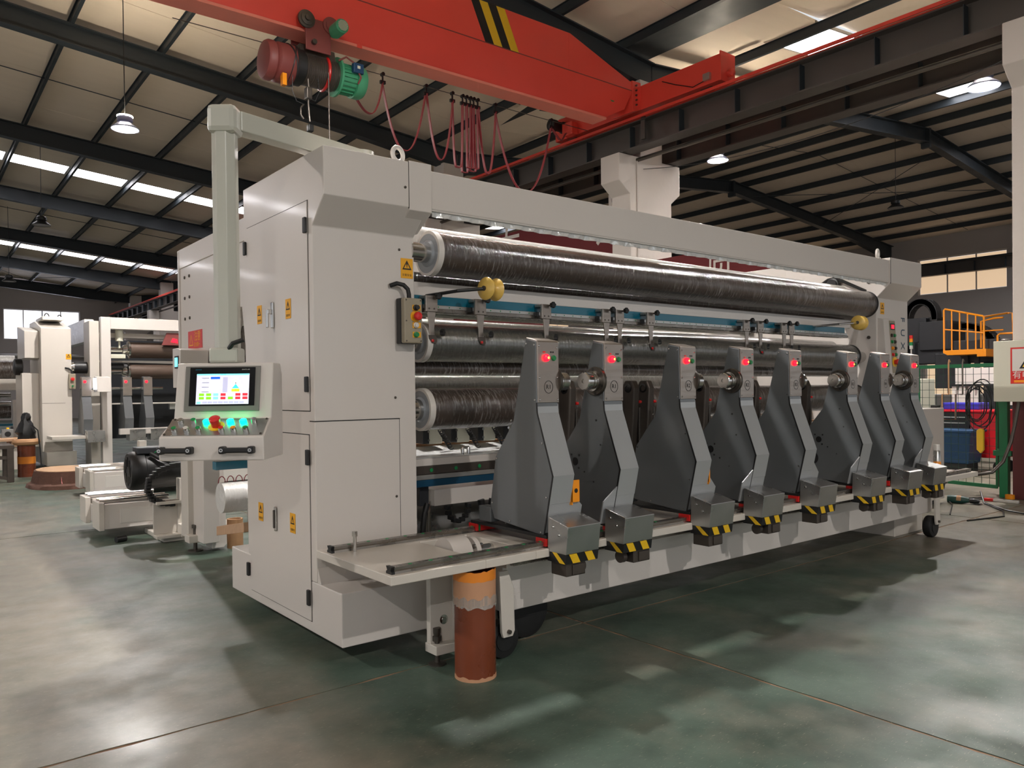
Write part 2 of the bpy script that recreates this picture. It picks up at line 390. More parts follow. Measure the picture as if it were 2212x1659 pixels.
def window(n, axis, fixed, a, b_, z0, z1, cols, m, rows=1, thick=None):
    w_ = sroot('window_%d' % n); t = .05
    def bx(u0, u1, v0, v1, d0, d1):
        return B().box((u0, fixed+d0, v0), (u1, fixed+d1, v1)) if axis == 'y' else B().box((fixed+d0, u0, v0), (fixed+d1, u1, v1))
    fr = B()
    for (u0, u1, v0, v1) in ((a, b_, z0, z0+t), (a, b_, z1-t, z1), (a, a+t, z0+t, z1-t), (b_-t, b_, z0+t, z1-t)):
        q = bx(u0, u1, v0, v1, .08, .16); fr.add(q.v, q.f)
    O('window_frame', fr, BARE, w_, smooth=0)
    cw = (b_-a-2*t)/cols
    for k in range(cols):
        for r_ in range(rows):
            zz0 = z0+t+(z1-z0-2*t)*r_/rows; zz1 = z0+t+(z1-z0-2*t)*(r_+1)/rows
            O('pane', bx(a+t+k*cw+.02, a+t+(k+1)*cw-.02, zz0+.015, zz1-.015, .11, .13), m, w_, smooth=0)
        if k: O('mullion', bx(a+t+k*cw-.03, a+t+k*cw+.03, z0+t, z1-t, .09, .15), DARKMETAL if thick == k else BARE, w_, smooth=0)
wi = 1
for h in NH: window(wi, 'y', YN, h[0], h[1], h[2], h[3], 4, PANE, 1, 2); wi += 1
for h in EH: window(wi, 'x', XE, h[0], h[1], h[2], h[3], 3, PANEW); wi += 1

# ---- roof: rafters, purlins, sandwich panels and translucent roof lights
ceil = sroot('ceiling')
FALL = lambda Y: -.018*(Y-17.83)
def zl(x, Y):      # underside of the rafters
    if x < 12.2: return (8.63+.095*(1.77-x) if x > RID1 else 8.63+.095*(1.77-RID1)-.095*(RID1-x))+FALL(Y)
    return (9.14-.092*abs(x-RID2)) + FALL(Y)*.6 - .36
RD = .40
def rafter(Y, x0, x1, hx=None, hz=0):
    """sloping I-section from x0 to x1; hx..x1 haunch of extra depth hz"""
    low = [(x0, zl(x0, Y))]
    if hx is not None: low.append((hx, zl(hx, Y)))
    low.append((x1, zl(x1, Y)-hz))
    top = [(x1, zl(x1, Y)+RD), (x0, zl(x0, Y)+RD)]
    b = B().prism(low+top, 'y', Y-.01, Y+.01)
    for p, q in zip(low, low[1:]): b.beam((p[0], Y, p[1]), (q[0], Y, q[1]), .24, .025)
    b.beam((top[0][0], Y, top[0][1]), (top[1][0], Y, top[1][1]), .24, .025)
    return O('rafter', b, BEAMK, ceil, smooth=0)
for Y in FRAMES:
    rafter(Y, RID1, 12.34, 9.4, .12); rafter(Y, RID1, -12.9)
    rafter(Y, 17.0, 12.36, None, .16); rafter(Y, 17.0, RID2-.06); rafter(Y, RID2+.06, 33.5); rafter(Y, 33.5, 37.2, None, .28)
    for rx in (RID1, RID2):
        z = zl(rx, Y); O('ridge_plate', B().box((rx-.06, Y-.13, z-.16), (rx+.06, Y+.13, z+RD+.02)), BEAMK, ceil, smooth=0)
def zpur(x, Y): return zl(x, Y)+RD+.012
pxs = [PX+PS*k for k in range(-9, 6)]
pxs2 = [RID2+.86+PS*k for k in range(0, 8)]+[RID2-.36-PS*k for k in range(0, 7)]
for x in pxs+pxs2:
    b = B()
    z0, z1 = zpur(x, YS), zpur(x, YN)
    for (a, c, d, e) in ((-.035, .035, 0, .012), (-.006, .006, .012, .19), (-.035, .035, .19, .202)):
        b.add([(x+a, YS, z0+d), (x+c, YS, z0+d), (x+c, YN, z1+d), (x+a, YN, z1+d), (x+a, YS, z0+e), (x+c, YS, z0+e), (x+c, YN, z1+e), (x+a, YN, z1+e)],
              [(0, 3, 2, 1), (4, 5, 6, 7), (0, 1, 5, 4), (1, 2, 6, 5), (2, 3, 7, 6), (3, 0, 4, 7)])
    O('purlin', b, BEAMK, ceil, smooth=0)
def sl(x, Y): return zpur(x, Y)+.205
LIGHTS1 = [(28.35, 29.35), (42.4, 43.4)]
LIGHTS2 = [(8.2, 9.3), (28.35, 29.35)]
def strip(x0, x1, y0, y1, m, name='roof_panel', t=.06, gap=.006):
    b = B(); vs = []
    for dz in (0, t):
        for x, y in ((x0, y0+gap), (x1, y0+gap), (x1, y1-gap), (x0, y1-gap)): vs.append((x, y, sl(x, y)+dz))
    b.add(vs, [(0, 3, 2, 1), (4, 5, 6, 7), (0, 1, 5, 4), (1, 2, 6, 5), (2, 3, 7, 6), (3, 0, 4, 7)])
    return O(name, b, m, ceil, smooth=0)
def lay(xa, xb, lights, lx, seam=2.34, only=None):
    """panel strips from Y south to north, skipping the roof-light rows"""
    cuts = [YS]
    y = YS
    spans = sorted(lights)
    segs = []; p = YS
    for a, b_ in spans: segs.append((p, a)); p = b_
    segs.append((p, YN))
    for a, b_ in segs:
        n = max(1, round((b_-a)/seam))
        for k in range(n): strip(xa, xb, a+(b_-a)*k/n, a+(b_-a)*(k+1)/n, PANELR)
    for a, b_ in spans:
        xs = sorted(x for x in lx if min(xa, xb) < x < max(xa, xb))
        ends = sorted((xa, xb)); q = [ends[0]]+xs+[ends[1]]
        for u, v in zip(q, q[1:]):
            lit = (v-u) > 1.2 and (only is None or any(u < c < v for c in only))
            if lit:
                strip(u+.1, v-.1, a+.04, b_-.04, ROOFLIGHT, 'roof_light', .02)
                for (s0, s1, t0, t1) in ((u+.04, v-.04, a, a+.05), (u+.04, v-.04, b_-.05, b_), (u+.04, u+.1, a+.05, b_-.05), (v-.1, v-.04, a+.05, b_-.05)):
                    strip(s0, s1, t0, t1, WHITE2, 'roof_light_curb', .05, 0)
                strip(u-.04, u+.04, a, b_, PANELR, 'roof_panel', .06, 0)
            else: strip(u, v, a, b_, PANELR, 'roof_panel', .06, 0)
px_in = [x for x in pxs if -9.8 < x < 10.5]
lay(RID1, 12.0, LIGHTS1, px_in); lay(-13.1, RID1, LIGHTS1, px_in)
lay(12.0, RID2, LIGHTS2, [x for x in pxs2 if 13.6 < x < 24], only=(15.0, 21.8)); lay(RID2, 37.4, LIGHTS2, [x for x in pxs2 if 26 < x < 34], only=(28.0, 33.0))
O('valley_gutter', B().box((11.7, YS, 8.35), (12.5, YN, 8.42)), BEAMK, ceil, smooth=0)
# cross-bracing rods and sag wires under the panels
for (xa, xb, ya, yb) in ((3.2, 8.2, 45.9, 52.6), (8.2, 3.2, 45.9, 52.6), (26.0, 31.0, 11.0, 17.7), (31.0, 26.0, 11.0, 17.7), (14.0, 20.0, 11.0, 17.7), (20.0, 14.0, 11.0, 17.7)):
    O('brace_rod', B().tube([(xa, ya, zl(xa, ya)+.12), (xb, yb, zl(xb, yb)+.12)], .012, 6), BEAMK, ceil)
for Y in (14.4, 21.3, 35.3): O('sag_rod', B().tube([(RID1, Y, sl(RID1, Y)-.1), (11.8, Y, sl(11.8, Y)-.1)], .012, 6), BEAMK, ceil)
for Y in (14.4,): O('sag_rod', B().tube([(12.4, Y, sl(12.4, Y)-.05), (RID2, Y, sl(RID2, Y)-.05), (37, Y, sl(37, Y)-.05)], .01, 6), BEAMK, ceil)

# ---- concrete columns with corbels on both sides
CY = [3.66, 10.81, 17.83, 24.85, 31.85, 38.85, 45.85, 52.85]
cw_ = ['nearest, at the right edge by the electric box', 'second, showing above the white top beam', 'third in the row behind the festoon cable', 'fourth in the row', 'fifth in the row', 'sixth in the row', 'seventh, far behind the left machine', 'farthest, by the north wall']
for k, Y in enumerate(CY):
    t = thing('concrete_column', 'white concrete column with corbels under the crane runway, '+cw_[k], 'column', (12.0, Y, 0), 'concrete columns between the bays')
    pr = [(11.41, 1.3), (11.41, 5.31), (11.105, 5.54), (11.105, 6.07), (11.72, 6.07), (11.72, 7.62), (12.37, 7.62), (12.37, 6.07), (12.91, 6.07), (12.91, 5.48), (12.64, 5.27), (12.64, 1.3)]
    O('shaft', B().prism(pr, 'y', Y-.25, Y+.25), CONC, t, .015, 0)
    O('painted_base', B().box((11.405, Y-.255, 0), (12.645, Y+.255, 1.3)), MAROON, t, .01, 0, label='maroon painted column foot')
    O('conduit', B().cyl((11.60, Y-.27, 1.3), (11.60, Y-.27, 6.0), .014, 8), CONC, t)

# ---- crane runway beams
def runway(xc, label, red, y0=-3, y1=YN-.2, z0=6.08, z1=6.58):
    t = thing('crane_runway_beam', label, 'beam', (xc, y0, z0), 'crane runway beams')
    b = B().box((xc-.16, y0, z0), (xc+.16, y1, z0+.022)).box((xc-.16, y0, z1-.022), (xc+.16, y1, z1)).box((xc-.008, y0, z0+.022), (xc+.008, y1, z1-.022))
    O('girder', b, RUNWAY, t, smooth=0)
    st = None; k = 0; y = y0+.25
    while y < y1:
        if st is None: st = O('stiffener', B().box((xc-.15, y-.006, z0+.022), (xc+.15, y+.006, z1-.06)), BEAMK, t, smooth=0); ys = y
        else: sub('stiffener', st, t, (0, y-ys, 0))
        y += 1.19
    O('rail', B().box((xc-.035, y0, z1), (xc+.035, y1, z1+.085)), red, t, .01, 0)
    return t
rw = runway(11.33, 'dark steel crane runway beam with red rail, along the near side of the columns', RED)
O('conductor_bar', B().box((11.12, -3, 6.60), (11.15, YN-.2, 6.65)), RED, rw, smooth=0)
runway(12.70, 'dark steel crane runway beam in the far bay, just behind the near one', RUNWAY)
runway(36.5, 'black steel crane runway beam in front of the far east windows', BEAMK, z0=6.35, z1=6.85)
O('conduit_pipe', B().tube([(11.62, -2, 6.0), (11.62, 53, 6.0)], .04, 10), STEEL, label='grey conduit pipe running below the red-railed runway beam', cat='pipe')
b = B()
for k in range(40):
    pass
O('sagging_wire', B().tube([(11.8, 3.9+6.9*i/20, 5.9+.35*((i/10-1)**2-1)*1.0) for i in range(21)], .006, 6), BLACK, label='thin black wire sagging between the two nearest columns', cat='wire')

# ---- banner between columns
bn = thing('banner', 'dark red cloth banner with white characters hung between the columns behind the roller', 'banner', (12.0, 14.3, 3.2))
O('cloth', B().box((11.98, 11.055, 3.0), (12.0, 17.585, 5.35)), BANNER, bn, smooth=0)
for i, ch in enumerate('大力'): text('character', ch, CONC, bn, (11.978, 15.2-i*3.6, 5.0+0*i), 1.1, (0, -1, 0), (0, 0, 1), .004)
bn2 = thing('banner', 'dark red cloth banner hung right of the concrete column above the roller', 'banner', (12.0, 7.3, 3.2))
O('cloth', B().box((11.98, 7.85, 2.7), (12.0, 10.565, 4.05)), BANNER, bn2, smooth=0)
text('character', '质', CONC, bn2, (11.978, 8.9, 3.75), .6, (0, -1, 0), (0, 0, 1), .004)

# ---- high-bay lamps
def lamp(x, y, z, lit, label, r_=.235):
    t = thing('high_bay_lamp', label, 'lamp', (x, y, z), 'high-bay lamps under the roof')
    O('shade', B().lathe((x, y, z), (0, 0, 1), [(r_, 0), (r_*1.02, .015), (r_*.98, .03), (r_*.55, .11), (r_*.5, .125)], 32, False), LAMPBODY if lit else BLACK, t)
    O('diffuser', B().lathe((x, y, z+.004), (0, 0, 1), [(0, 0), (r_*.97, 0), (r_*.97, .006), (0, .006)], 32, False), LAMPGLOW if lit else LAMPOFF, t)
    if lit:
        O('led_core', B().lathe((x, y, z-.004), (0, 0, 1), [(0, 0), (.09, 0), (.09, .006), (0, .006)], 24, False), LEDCOB, t)
        O('upper_glow', B().ring((x, y, z+.235), (0, 0, 1), r_*.52, .018, 24, 8), LAMPUP, t)
    O('driver_housing', B().lathe((x, y, z+.125), (0, 0, 1), [(r_*.5, 0), (r_*.58, .02), (r_*.58, .1), (r_*.42, .13), (0, .13)], 24), LAMPBODY if lit else BLACK, t)
    O('suspension_cord', B().cyl((x, y, z+.25), (x, y, sl(x, y)-.01), .008, 6), BLACK, t)
lamp(3.65, 6.05, 6.35, True, 'lit round high-bay lamp over the machine, next before the crane hoist')
lamp(3.0, -5.2, 6.30, True, 'lit round high-bay lamp in the bay behind the viewer')
lamp(-5.6, -5.2, 6.30, True, 'lit round high-bay lamp in the left row behind the viewer')  # added out of view as fill light for the hall and roof
lamp(-5.6, 7.6, 6.30, True, 'lit round high-bay lamp in the left row level with the machine')  # added out of view to light the left floor and cabinet side
lamp(3.48, 15.8, 6.40, True, 'lit round high-bay lamp hanging left of the console post')
lamp(14.75, 10.97, 6.62, True, 'lit round high-bay lamp right of the second concrete column')
lamp(13.55, 5.03, 6.17, True, 'lit round high-bay lamp beside the right edge column')
lamp(3.40, 25.45, 6.27, False, 'unlit round high-bay lamp in the second row at the left')
lamp(3.63, 35.5, 5.87, False, 'unlit round high-bay lamp at the left edge, farthest one')
lamp(25.26, 11.96, 7.15, False, 'unlit round high-bay lamp in the far right bay')
# ------------------------------------------------------------------ overhead crane
cr = thing('crane_bridge', 'red overhead crane girder with black and yellow stripes and bolted end truck', 'crane', (-1.0, 10.3, 6.4))
YA, YB = 10.05, 10.57
O('upper_box', B().prism([(-12.9, 7.05), (-12.9, 7.70), (9.38, 7.70), (10.95, 7.20), (10.95, 7.05)], 'y', YA, YB), RED, cr, .008, 0)
g = B()
na = [(-12.9, 10.17, 6.46), (10.32, 10.17, 6.46), (10.80, 10.12, 6.70), (10.95, YA, 7.05), (-12.9, YA, 7.05)]
fa = [(x, 2*10.31-y, z) for x, y, z in na]
g.add(na+fa, [(0, 1, 2, 3, 4), (9, 8, 7, 6, 5), (0, 5, 6, 1), (1, 6, 7, 2), (2, 7, 8, 3), (3, 8, 9, 4), (4, 9, 5, 0)])
O('lower_box', g, RED, cr, 0, 0)
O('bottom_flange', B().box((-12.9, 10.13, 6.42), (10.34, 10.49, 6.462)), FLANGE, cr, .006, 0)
O('flange_weld_plate', B().box((5.30, 10.128, 6.415), (5.38, 10.14, 6.47)), RED, cr, 0, 0)
for k, m in enumerate((BLACK, YELLOW, BLACK, YELLOW)):
    x = 7.24+k*.172
    O('hazard_stripe', B().prism([(x+.29, 7.06), (x+.29+.172, 7.06), (x+.172, 7.695), (x, 7.695)], 'y', YA-.003, YA), m, cr, 0, 0)
O('weld_seam', B().box((9.34, YA-.004, 7.07), (9.35, YA, 7.69)), RED, cr, 0, 0)
O('fold_seam', B().box((-12.9, YA-.006, 7.045), (10.95, YA+.002, 7.058)), REDD, cr, 0, 0)
O('round_sticker', B().lathe((10.47, 10.10, 6.84), (0, -1, -.18), [(.075, 0), (.075, .006)], 20), GREENP, cr)
O('end_plate', B().prism([(10.93, 6.66), (11.16, 6.74), (11.16, 7.24), (10.93, 7.24)], 'y', YA-.02, YB+.02), RED, cr, .006, 0)
bl = None
for k in range(5):
    z = 6.80+k*.09
    if bl is None: bl = O('bolt', B().cyl((11.02, YA-.05, z), (11.02, YA-.018, z), .018, 6), STEEL, cr); z0_ = z
    else: sub('bolt', bl, cr, (0, 0, z-z0_))
tr = O('end_truck', B().box((11.16, 8.22, 6.74), (11.50, 12.45, 7.19)), RED, cr, .008, 0)
O('end_cap', B().box((11.13, 8.20, 6.72), (11.53, 8.225, 7.22)), RED, tr, 0, 0)
O('buffer', B().lathe((11.33, 8.2, 6.86), (0, -1, 0), [(.05, 0), (.05, .04), (.07, .045), (.07, .10), (.03, .13)], 20), RED, tr)
for y in (8.62, 12.05):
    O('truck_wheel', B().cyl((11.27, y, 6.80), (11.39, y, 6.80), .135, 24), STEEL, tr)
O('switch_bracket', B().box((11.10, 8.42, 6.80), (11.16, 8.56, 6.92)), ALU, tr, .004, 0)
O('switch_cable', B().tube([(11.14, 8.5, 6.82), (11.14, 8.8, 6.78), (11.14, 9.2, 6.95), (11.145, 9.5, 7.1)], .008, 6), BLACK, tr)
O('travel_motor', B().lathe((11.16, 12.2, 6.98), (-1, 0, 0), [(.12, 0), (.12, .03), (.10, .04), (.10, .22), (.12, .23), (.12, .36), (.0, .37)], 20), BLACK, cr)
O('gearbox', B().box((10.98, 11.75, 6.72), (11.16, 12.05, 6.98)), RED, cr, .02, 0)
O('rail_sweeper', B().box((11.20, 9.98, 6.2), (11.24, 10.08, 6.62)), RUNWAY, cr, .003, 0)

# hoist
hz, hy = 5.985, 10.31
ho = thing('electric_hoist', 'green and maroon electric wire rope hoist hanging under the red girder', 'hoist', (4.72, hy, hz-.28))
O('gear_case', B().lathe((3.98, hy, hz), (1, 0, 0), [(.15, 0), (.24, .015), (.262, .05), (.262, .12), (.235, .15), (.262, .18), (.265, .40), (.25, .43)], 32), REDD, ho)
O('drum_casing', B().lathe((4.41, hy, hz), (1, 0, 0), [(.245, 0), (.245, .10), (.225, .10), (.225, .12)], 32), BLACK, ho)
rope = B()
for k in range(17): rope.ring((4.55+k*.027, hy, hz), (1, 0, 0), .205, .0135, 26, 6)
O('drum', B().cyl((4.53, hy, hz), (5.03, hy, hz), .2, 28), DIRTYSTEEL, ho)
O('rope_winding', rope, DIRTYSTEEL, ho)
O('rope_guide', B().ring((4.86, hy, hz), (1, 0, 0), .222, .022, 28, 8), REDP, ho)
O('drum_flange', B().lathe((5.03, hy, hz), (1, 0, 0), [(.27, 0), (.27, .03), (.2, .04)], 32), GREENM, ho)
O('motor', B().lathe((5.06, hy, hz), (1, 0, 0), [(.19, 0), (.19, .24), (.235, .245), (.235, .36), (.21, .40), (.0, .405)], 32), GREENM, ho)
fin = None
for k in range(22):
    a = 2*math.pi*k/22; c, s_ = math.cos(a), math.sin(a)
    q = B().box((5.08, -.004, .185), (5.29, .004, .215)); q.v = [(x, hy+y*c-z*s_, hz+y*s_+z*c) for x, y, z in q.v]
    O('cooling_fin', q, GREENM, ho, 0, 0)
O('terminal_box', B().box((5.20, hy-.27, hz+.03), (5.36, hy-.19, hz+.17)), BLUEP, ho, .012, 0, label='blue terminal box')
O('nameplate', B().box((5.255, hy-.274, hz+.09), (5.30, hy-.27, hz+.13)), IVORY, ho, 0, 0)
O('top_yoke', B().prism([(hy-.16, hz+.13), (hy+.16, hz+.13), (hy+.12, 6.28), (hy-.12, 6.28)], 'x', 4.46, 4.98), DIRTYSTEEL, ho, .01, 0)
tp = O('trolley_plate', B().box((4.49, 10.05, 6.16), (4.86, 10.075, 6.60)), REDD, ho, .02, 0)
O('trolley_wheel', B().lathe((4.50, 10.06, 6.56), (0, -1, 0), [(.12, 0), (.12, .03), (.085, .035), (.085, .05), (.04, .06), (.04, .09), (0, .095)], 28), STEEL, ho)
O('trolley_wheel', B().lathe((4.86, 10.06, 6.56), (0, -1, 0), [(.12, 0), (.12, .03), (.085, .035), (.085, .05), (0, .055)], 28), REDD, ho)
O('trolley_plate', B().box((4.49, 10.545, 6.16), (4.86, 10.57, 6.60)), REDD, ho, .02, 0)
O('axle_bolt', B().cyl((4.60, 10.0, 6.27), (4.60, 10.62, 6.27), .035, 14), STEEL, ho)
tm = O('travel_motor', B().lathe((4.90, 10.06, 6.48), (0, -1, 0), [(.07, 0), (.075, .05), (.095, .06), (.095, .28), (.085, .29), (.082, .30)], 24), GREENM, ho)
fg = B()
for k in range(-3, 4):
    h_ = math.sqrt(max(0, .07**2-(k*.02)**2))
    fg.box((4.90+k*.02-.005, 9.755, 6.48-h_), (4.90+k*.02+.005, 9.762, 6.48+h_)); fg.box((4.90-h_, 9.755, 6.48+k*.02-.005), (4.90+h_, 9.762, 6.48+k*.02+.005))
O('fan_grille', fg, IVORY, tm, 0, 0)
O('limit_switch', B().box((4.18, hy-.2, hz-.36), (4.24, hy-.12, hz-.2)), ORANGE, ho, .004, 0)
for k, (dx, rr) in enumerate(((0, .262), (.03, .27), (-.03, .268))):
    O('coiled_cable', B().ring((4.36+dx, hy, hz), (1, .1*(k-1), .2*(k-1)), rr, .011, 30, 6), BLACK, ho)
O('power_cable', B().tube([(5.0, hy-.2, hz+.16), (5.1, hy-.24, hz+.22), (5.22, hy-.25, hz+.16), (5.32, hy-.25, hz-.02), (5.30, hy-.2, hz-.1)], .014, 8), REDD, ho)
O('hoist_rope', B().cyl((4.84, hy-.21, hz-.05), (4.84, hy-.21, 3.0), .011, 8), DIRTYSTEEL, ho)
hk = O('hook_block', B().box((4.50, hy-.25, 5.50), (4.58, hy-.15, 5.66)), STEEL, ho, .012, 0)
O('hook_chain', B().tube([(4.54, hy-.2, 5.78), (4.55, hy-.2, 5.66), (4.54, hy-.2, 5.45), (4.55, hy-.2, 5.30), (4.56, hy-.2, 5.20)], .014, 8), STEEL, ho)
O('hook', B().tube([(4.47, hy-.2, 5.42), (4.43, hy-.2, 5.36), (4.43, hy-.2, 5.27), (4.47, hy-.2, 5.22)], .014, 8), STEEL, ho)
O('pendant_control', B().box((4.52, hy-.24, 5.06), (4.60, hy-.16, 5.16)), BLACK, ho, .015, 0)
O('loose_wire', B().tube([(4.30, hy-.25, 5.76), (4.29, hy-.25, 5.55), (4.35, hy-.25, 5.42), (4.46, hy-.25, 5.40)], .005, 6), BLACK, ho)
O('loose_wire', B().tube([(4.66, hy-.25, 5.80), (4.68, hy-.25, 5.62), (4.62, hy-.25, 5.48), (4.50, hy-.25, 5.5)], .005, 6), BLACK, ho)

# festoon cable
FY, FZ = 10.9, 6.43
fe = thing('festoon_cable', 'dark red festoon power cable hanging in loops from small trolleys below the crane', 'cable', (7.8, FY, 5.2))
O('guide_wire', B().cyl((3.0, FY, FZ+.04), (10.6, FY, FZ+.04), .006, 6), STEEL, fe)
tx = [6.14, 6.94, 7.46, 7.67, 7.75, 7.83, 7.90, 7.985, 8.36, 9.66]
lows = [5.75, 5.36, 5.32, 5.26, 5.2, 5.28, 5.24, 5.3, 5.24, 5.06]
pts = [5.42]+tx
t0 = None
for x in tx:
    if t0 is None:
        t0 = O('cable_trolley', B().cyl((x, FY-.03, FZ+.05), (x, FY+.03, FZ+.05), .03, 12).box((x-.01, FY-.012, FZ-.06), (x+.01, FY+.012, FZ+.04)).box((x-.045, FY-.02, FZ-.10), (x+.045, FY+.02, FZ-.05)), BLACK, fe)
    else: sub('cable_trolley', t0, fe, (x-tx[0], 0, 0))
def flat(path, wd, th):
    """ribbon cable: rectangular section swept in the XZ plane, wide along Y"""
    b = B(); n = len(path); vs = []; fs = []
    for i, p in enumerate(path):
        a = path[max(0, i-1)]; c = path[min(n-1, i+1)]; tx_, tz = c[0]-a[0], c[2]-a[2]; l = math.hypot(tx_, tz) or 1
        nx, nz = -tz/l, tx_/l
        for (u, v) in ((-1, -1), (1, -1), (1, 1), (-1, 1)): vs.append((p[0]+nx*th*u/2, p[1]+wd*v/2, p[2]+nz*th*u/2))
    for i in range(n-1):
        for k in range(4): fs.append((4*i+k, 4*i+(k+1) % 4, 4*i+4+(k+1) % 4, 4*i+4+k))
    fs += [(3, 2, 1, 0), tuple(4*(n-1)+k for k in range(4))]
    return b.add(vs, fs)
for i in range(len(tx)):
    a, c = pts[i], pts[i+1]; za = FZ-.08 if i else 5.95; zc = FZ-.08; lo = lows[i]; path = []
    wdt = max(c-a, .16); mid = (a+c)/2
    for k in range(33):
        t = k/32; u = 2*t-1
        x = a+(c-a)*t
        bul = (wdt-(c-a))*.5 if (c-a) < .16 else 0
        x += bul*math.sin(math.pi*u)*.9 if bul else 0
        zt = za+(zc-za)*t; e = 2.2 if c-a > .3 else 6
        path.append((x, FY+(.02*math.sin(i*2.1) if i else -.35*(1-t)), lo+(zt-lo)*abs(u)**e))
    O('cable_loop', flat(path, .05, .012), LEADRED, fe)
O('cable_end', flat([(9.66, FY, FZ-.08), (9.95, FY+.1, FZ-.22), (10.3, FY+.4, FZ-.1), (10.95, FY+1.0, 6.75)], .05, .012), LEADRED, fe)
# ------------------------------------------------------------------ the slitting and rewinding machine
X0, YF = 1.878, 4.158
ma = thing('slitting_machine', 'large white film slitting and rewinding machine with film-wrapped rollers', 'machine', (5.4, 4.7, 0))
NX, PX_, NY, PZ = (-1, 0, 0), (1, 0, 0), (0, -1, 0), (0, 0, 1)
prof = [(YF, .413), (YF, 2.442), (4.002, 2.588), (4.002, 2.856), (5.245, 2.862), (5.245, .413)]
cab = O('cabinet', B().prism(prof, 'x', X0, 2.545), WHITE, ma, .006, 0, label='tall white side cabinet with overhanging head')
O('plinth', B().box((X0, 3.85, .12), (2.43, 5.575, .413)), WHITE, ma, .006, 0)
O('kick_board', B().prism([(YF, .413), (4.11, .413), (YF-.004, .50)], 'x', X0+.004, 2.54), WHITE, ma, 0, 0)
O('beam_collar', B().prism([(4.165, 2.47), (3.998, 2.572), (3.998, 2.862), (4.30, 2.862), (4.30, 2.47)], 'x', 2.422, 2.578), WHITE, ma, .004, 0)
# doors on the left side
SEAM = mat('door_gap', (40, 38, 36), .8, 0, .05, 8)
for (y0, y1, z0, z1) in ((4.216, 5.178, 1.392, 2.590), (4.233, 5.188, .183, 1.252)):
    O('door_gap', B().box((X0-.001, y0-.005, z0-.005), (X0+.001, y1+.005, z1+.005)), SEAM, ma, 0, 0)
    d = O('door', B().box((X0-.006, y0, z0), (X0+.001, y1, z1)), WHITE, ma, .002, 0)
    up_ = z0 > 1
    if up_:
        O('handle', B().box((X0-.018, 4.715, 1.90), (X0-.006, 4.75, 2.06)).box((X0-.045, 4.72, 1.985), (X0-.018, 4.745, 2.015)).box((X0-.05, 4.722, 1.90), (X0-.036, 4.744, 2.015)), CHROME, d, .004, 0)
    else:
        O('handle', B().box((X0-.022, 4.712, .635), (X0-.006, 4.738, .79)), CHROME, d, .01, 0)
        O('handle_grip', B().box((X0-.030, 4.717, .655), (X0-.020, 4.733, .77)), STEEL, d, .006, 0)
    for (hy_, hz_) in (((4.226, 2.451), (4.232, 1.544), (5.189, 2.459)) if up_ else ((4.234, 1.125), (4.243, .318), (5.21, .317))):
        O('hinge', B().box((X0-.024, hy_-.016, hz_-.045), (X0-.006, hy_+.016, hz_+.045)), BLACK, d, .005, 0, label='black door hinge')
for (y_, z_) in ((4.958, 2.001), (4.494, 1.999), (4.986, .727), (4.473, .717)):
    sticker(ma, (X0-.007, y_, z_), (0, -1, 0), PZ, .078, .118)
O('panel_seam', B().box((X0-.001, YF-.0015, 1.329), (2.43, YF+.01, 1.335)).box((X0-.0015, YF, 1.329), (X0+.01, 4.225, 1.335)), SEAM, ma, 0, 0)
O('panel_seam', B().box((2.425, YF-.0012, .43), (2.4275, YF+.01, 1.329)), SEAM, ma, 0, 0)
O('panel_seam', B().box((2.4185, 4.0005, 2.58), (2.4215, 4.02, 2.857)), SEAM, ma, 0, 0)
sticker(ma, (2.492, YF-.001, 2.25), (1, 0, 0), PZ, .085, .122)
sc = None
for (x, y, z) in ((2.395, 4.0, 2.70), (2.44, YF, 2.36), (2.45, YF, 1.80), (2.40, YF, .86), (2.40, YF, 1.46)):
    q = B().lathe((x, y, z), NY, [(.008, -.002), (.008, .003), (.004, .006), (0, .006)], 12)
    O('screw', q, STEEL, ma)
def eyebolt(x, y, z, nm='lifting_eye'):
    O(nm, B().ring((x, y, z+.052), (.25, -1, 0), .042, .014, 28, 10).lathe((x, y, z), PZ, [(.03, 0), (.03, .012), (.018, .016)], 16), BARE, ma)
eyebolt(2.40, 4.09, 2.862)
# top beam with film left on its lower edge
O('top_beam', B().box((2.57, 4.02, 2.597), (8.335, 4.095, 2.832)), WHITE, ma, .008, 0)
O('beam_lip', B().box((2.57, 4.024, 2.590), (8.335, 4.07, 2.600)), WHITE, ma, .003, 0)
fb = B()
n = 150
for i in range(n):
    x0, x1 = 2.6+i*5.7/n, 2.6+(i+1)*5.7/n; a, c = (4.033+.010*math.sin(i*1.7)+.005*math.sin(i*.61), 4.033+.010*math.sin((i+1)*1.7)+.005*math.sin((i+1)*.61))
    fb.add([(x0, a, 2.558), (x1, c, 2.558), (x1, 4.04, 2.595), (x0, 4.04, 2.595), (x0, a+.003, 2.558), (x1, c+.003, 2.558), (x1, 4.043, 2.595), (x0, 4.043, 2.595)], [(0, 1, 2, 3), (7, 6, 5, 4), (0, 4, 5, 1)])
O('protective_film', fb, CLEAR, ma, 0, 0, label='crinkled clear film along the beam edge')
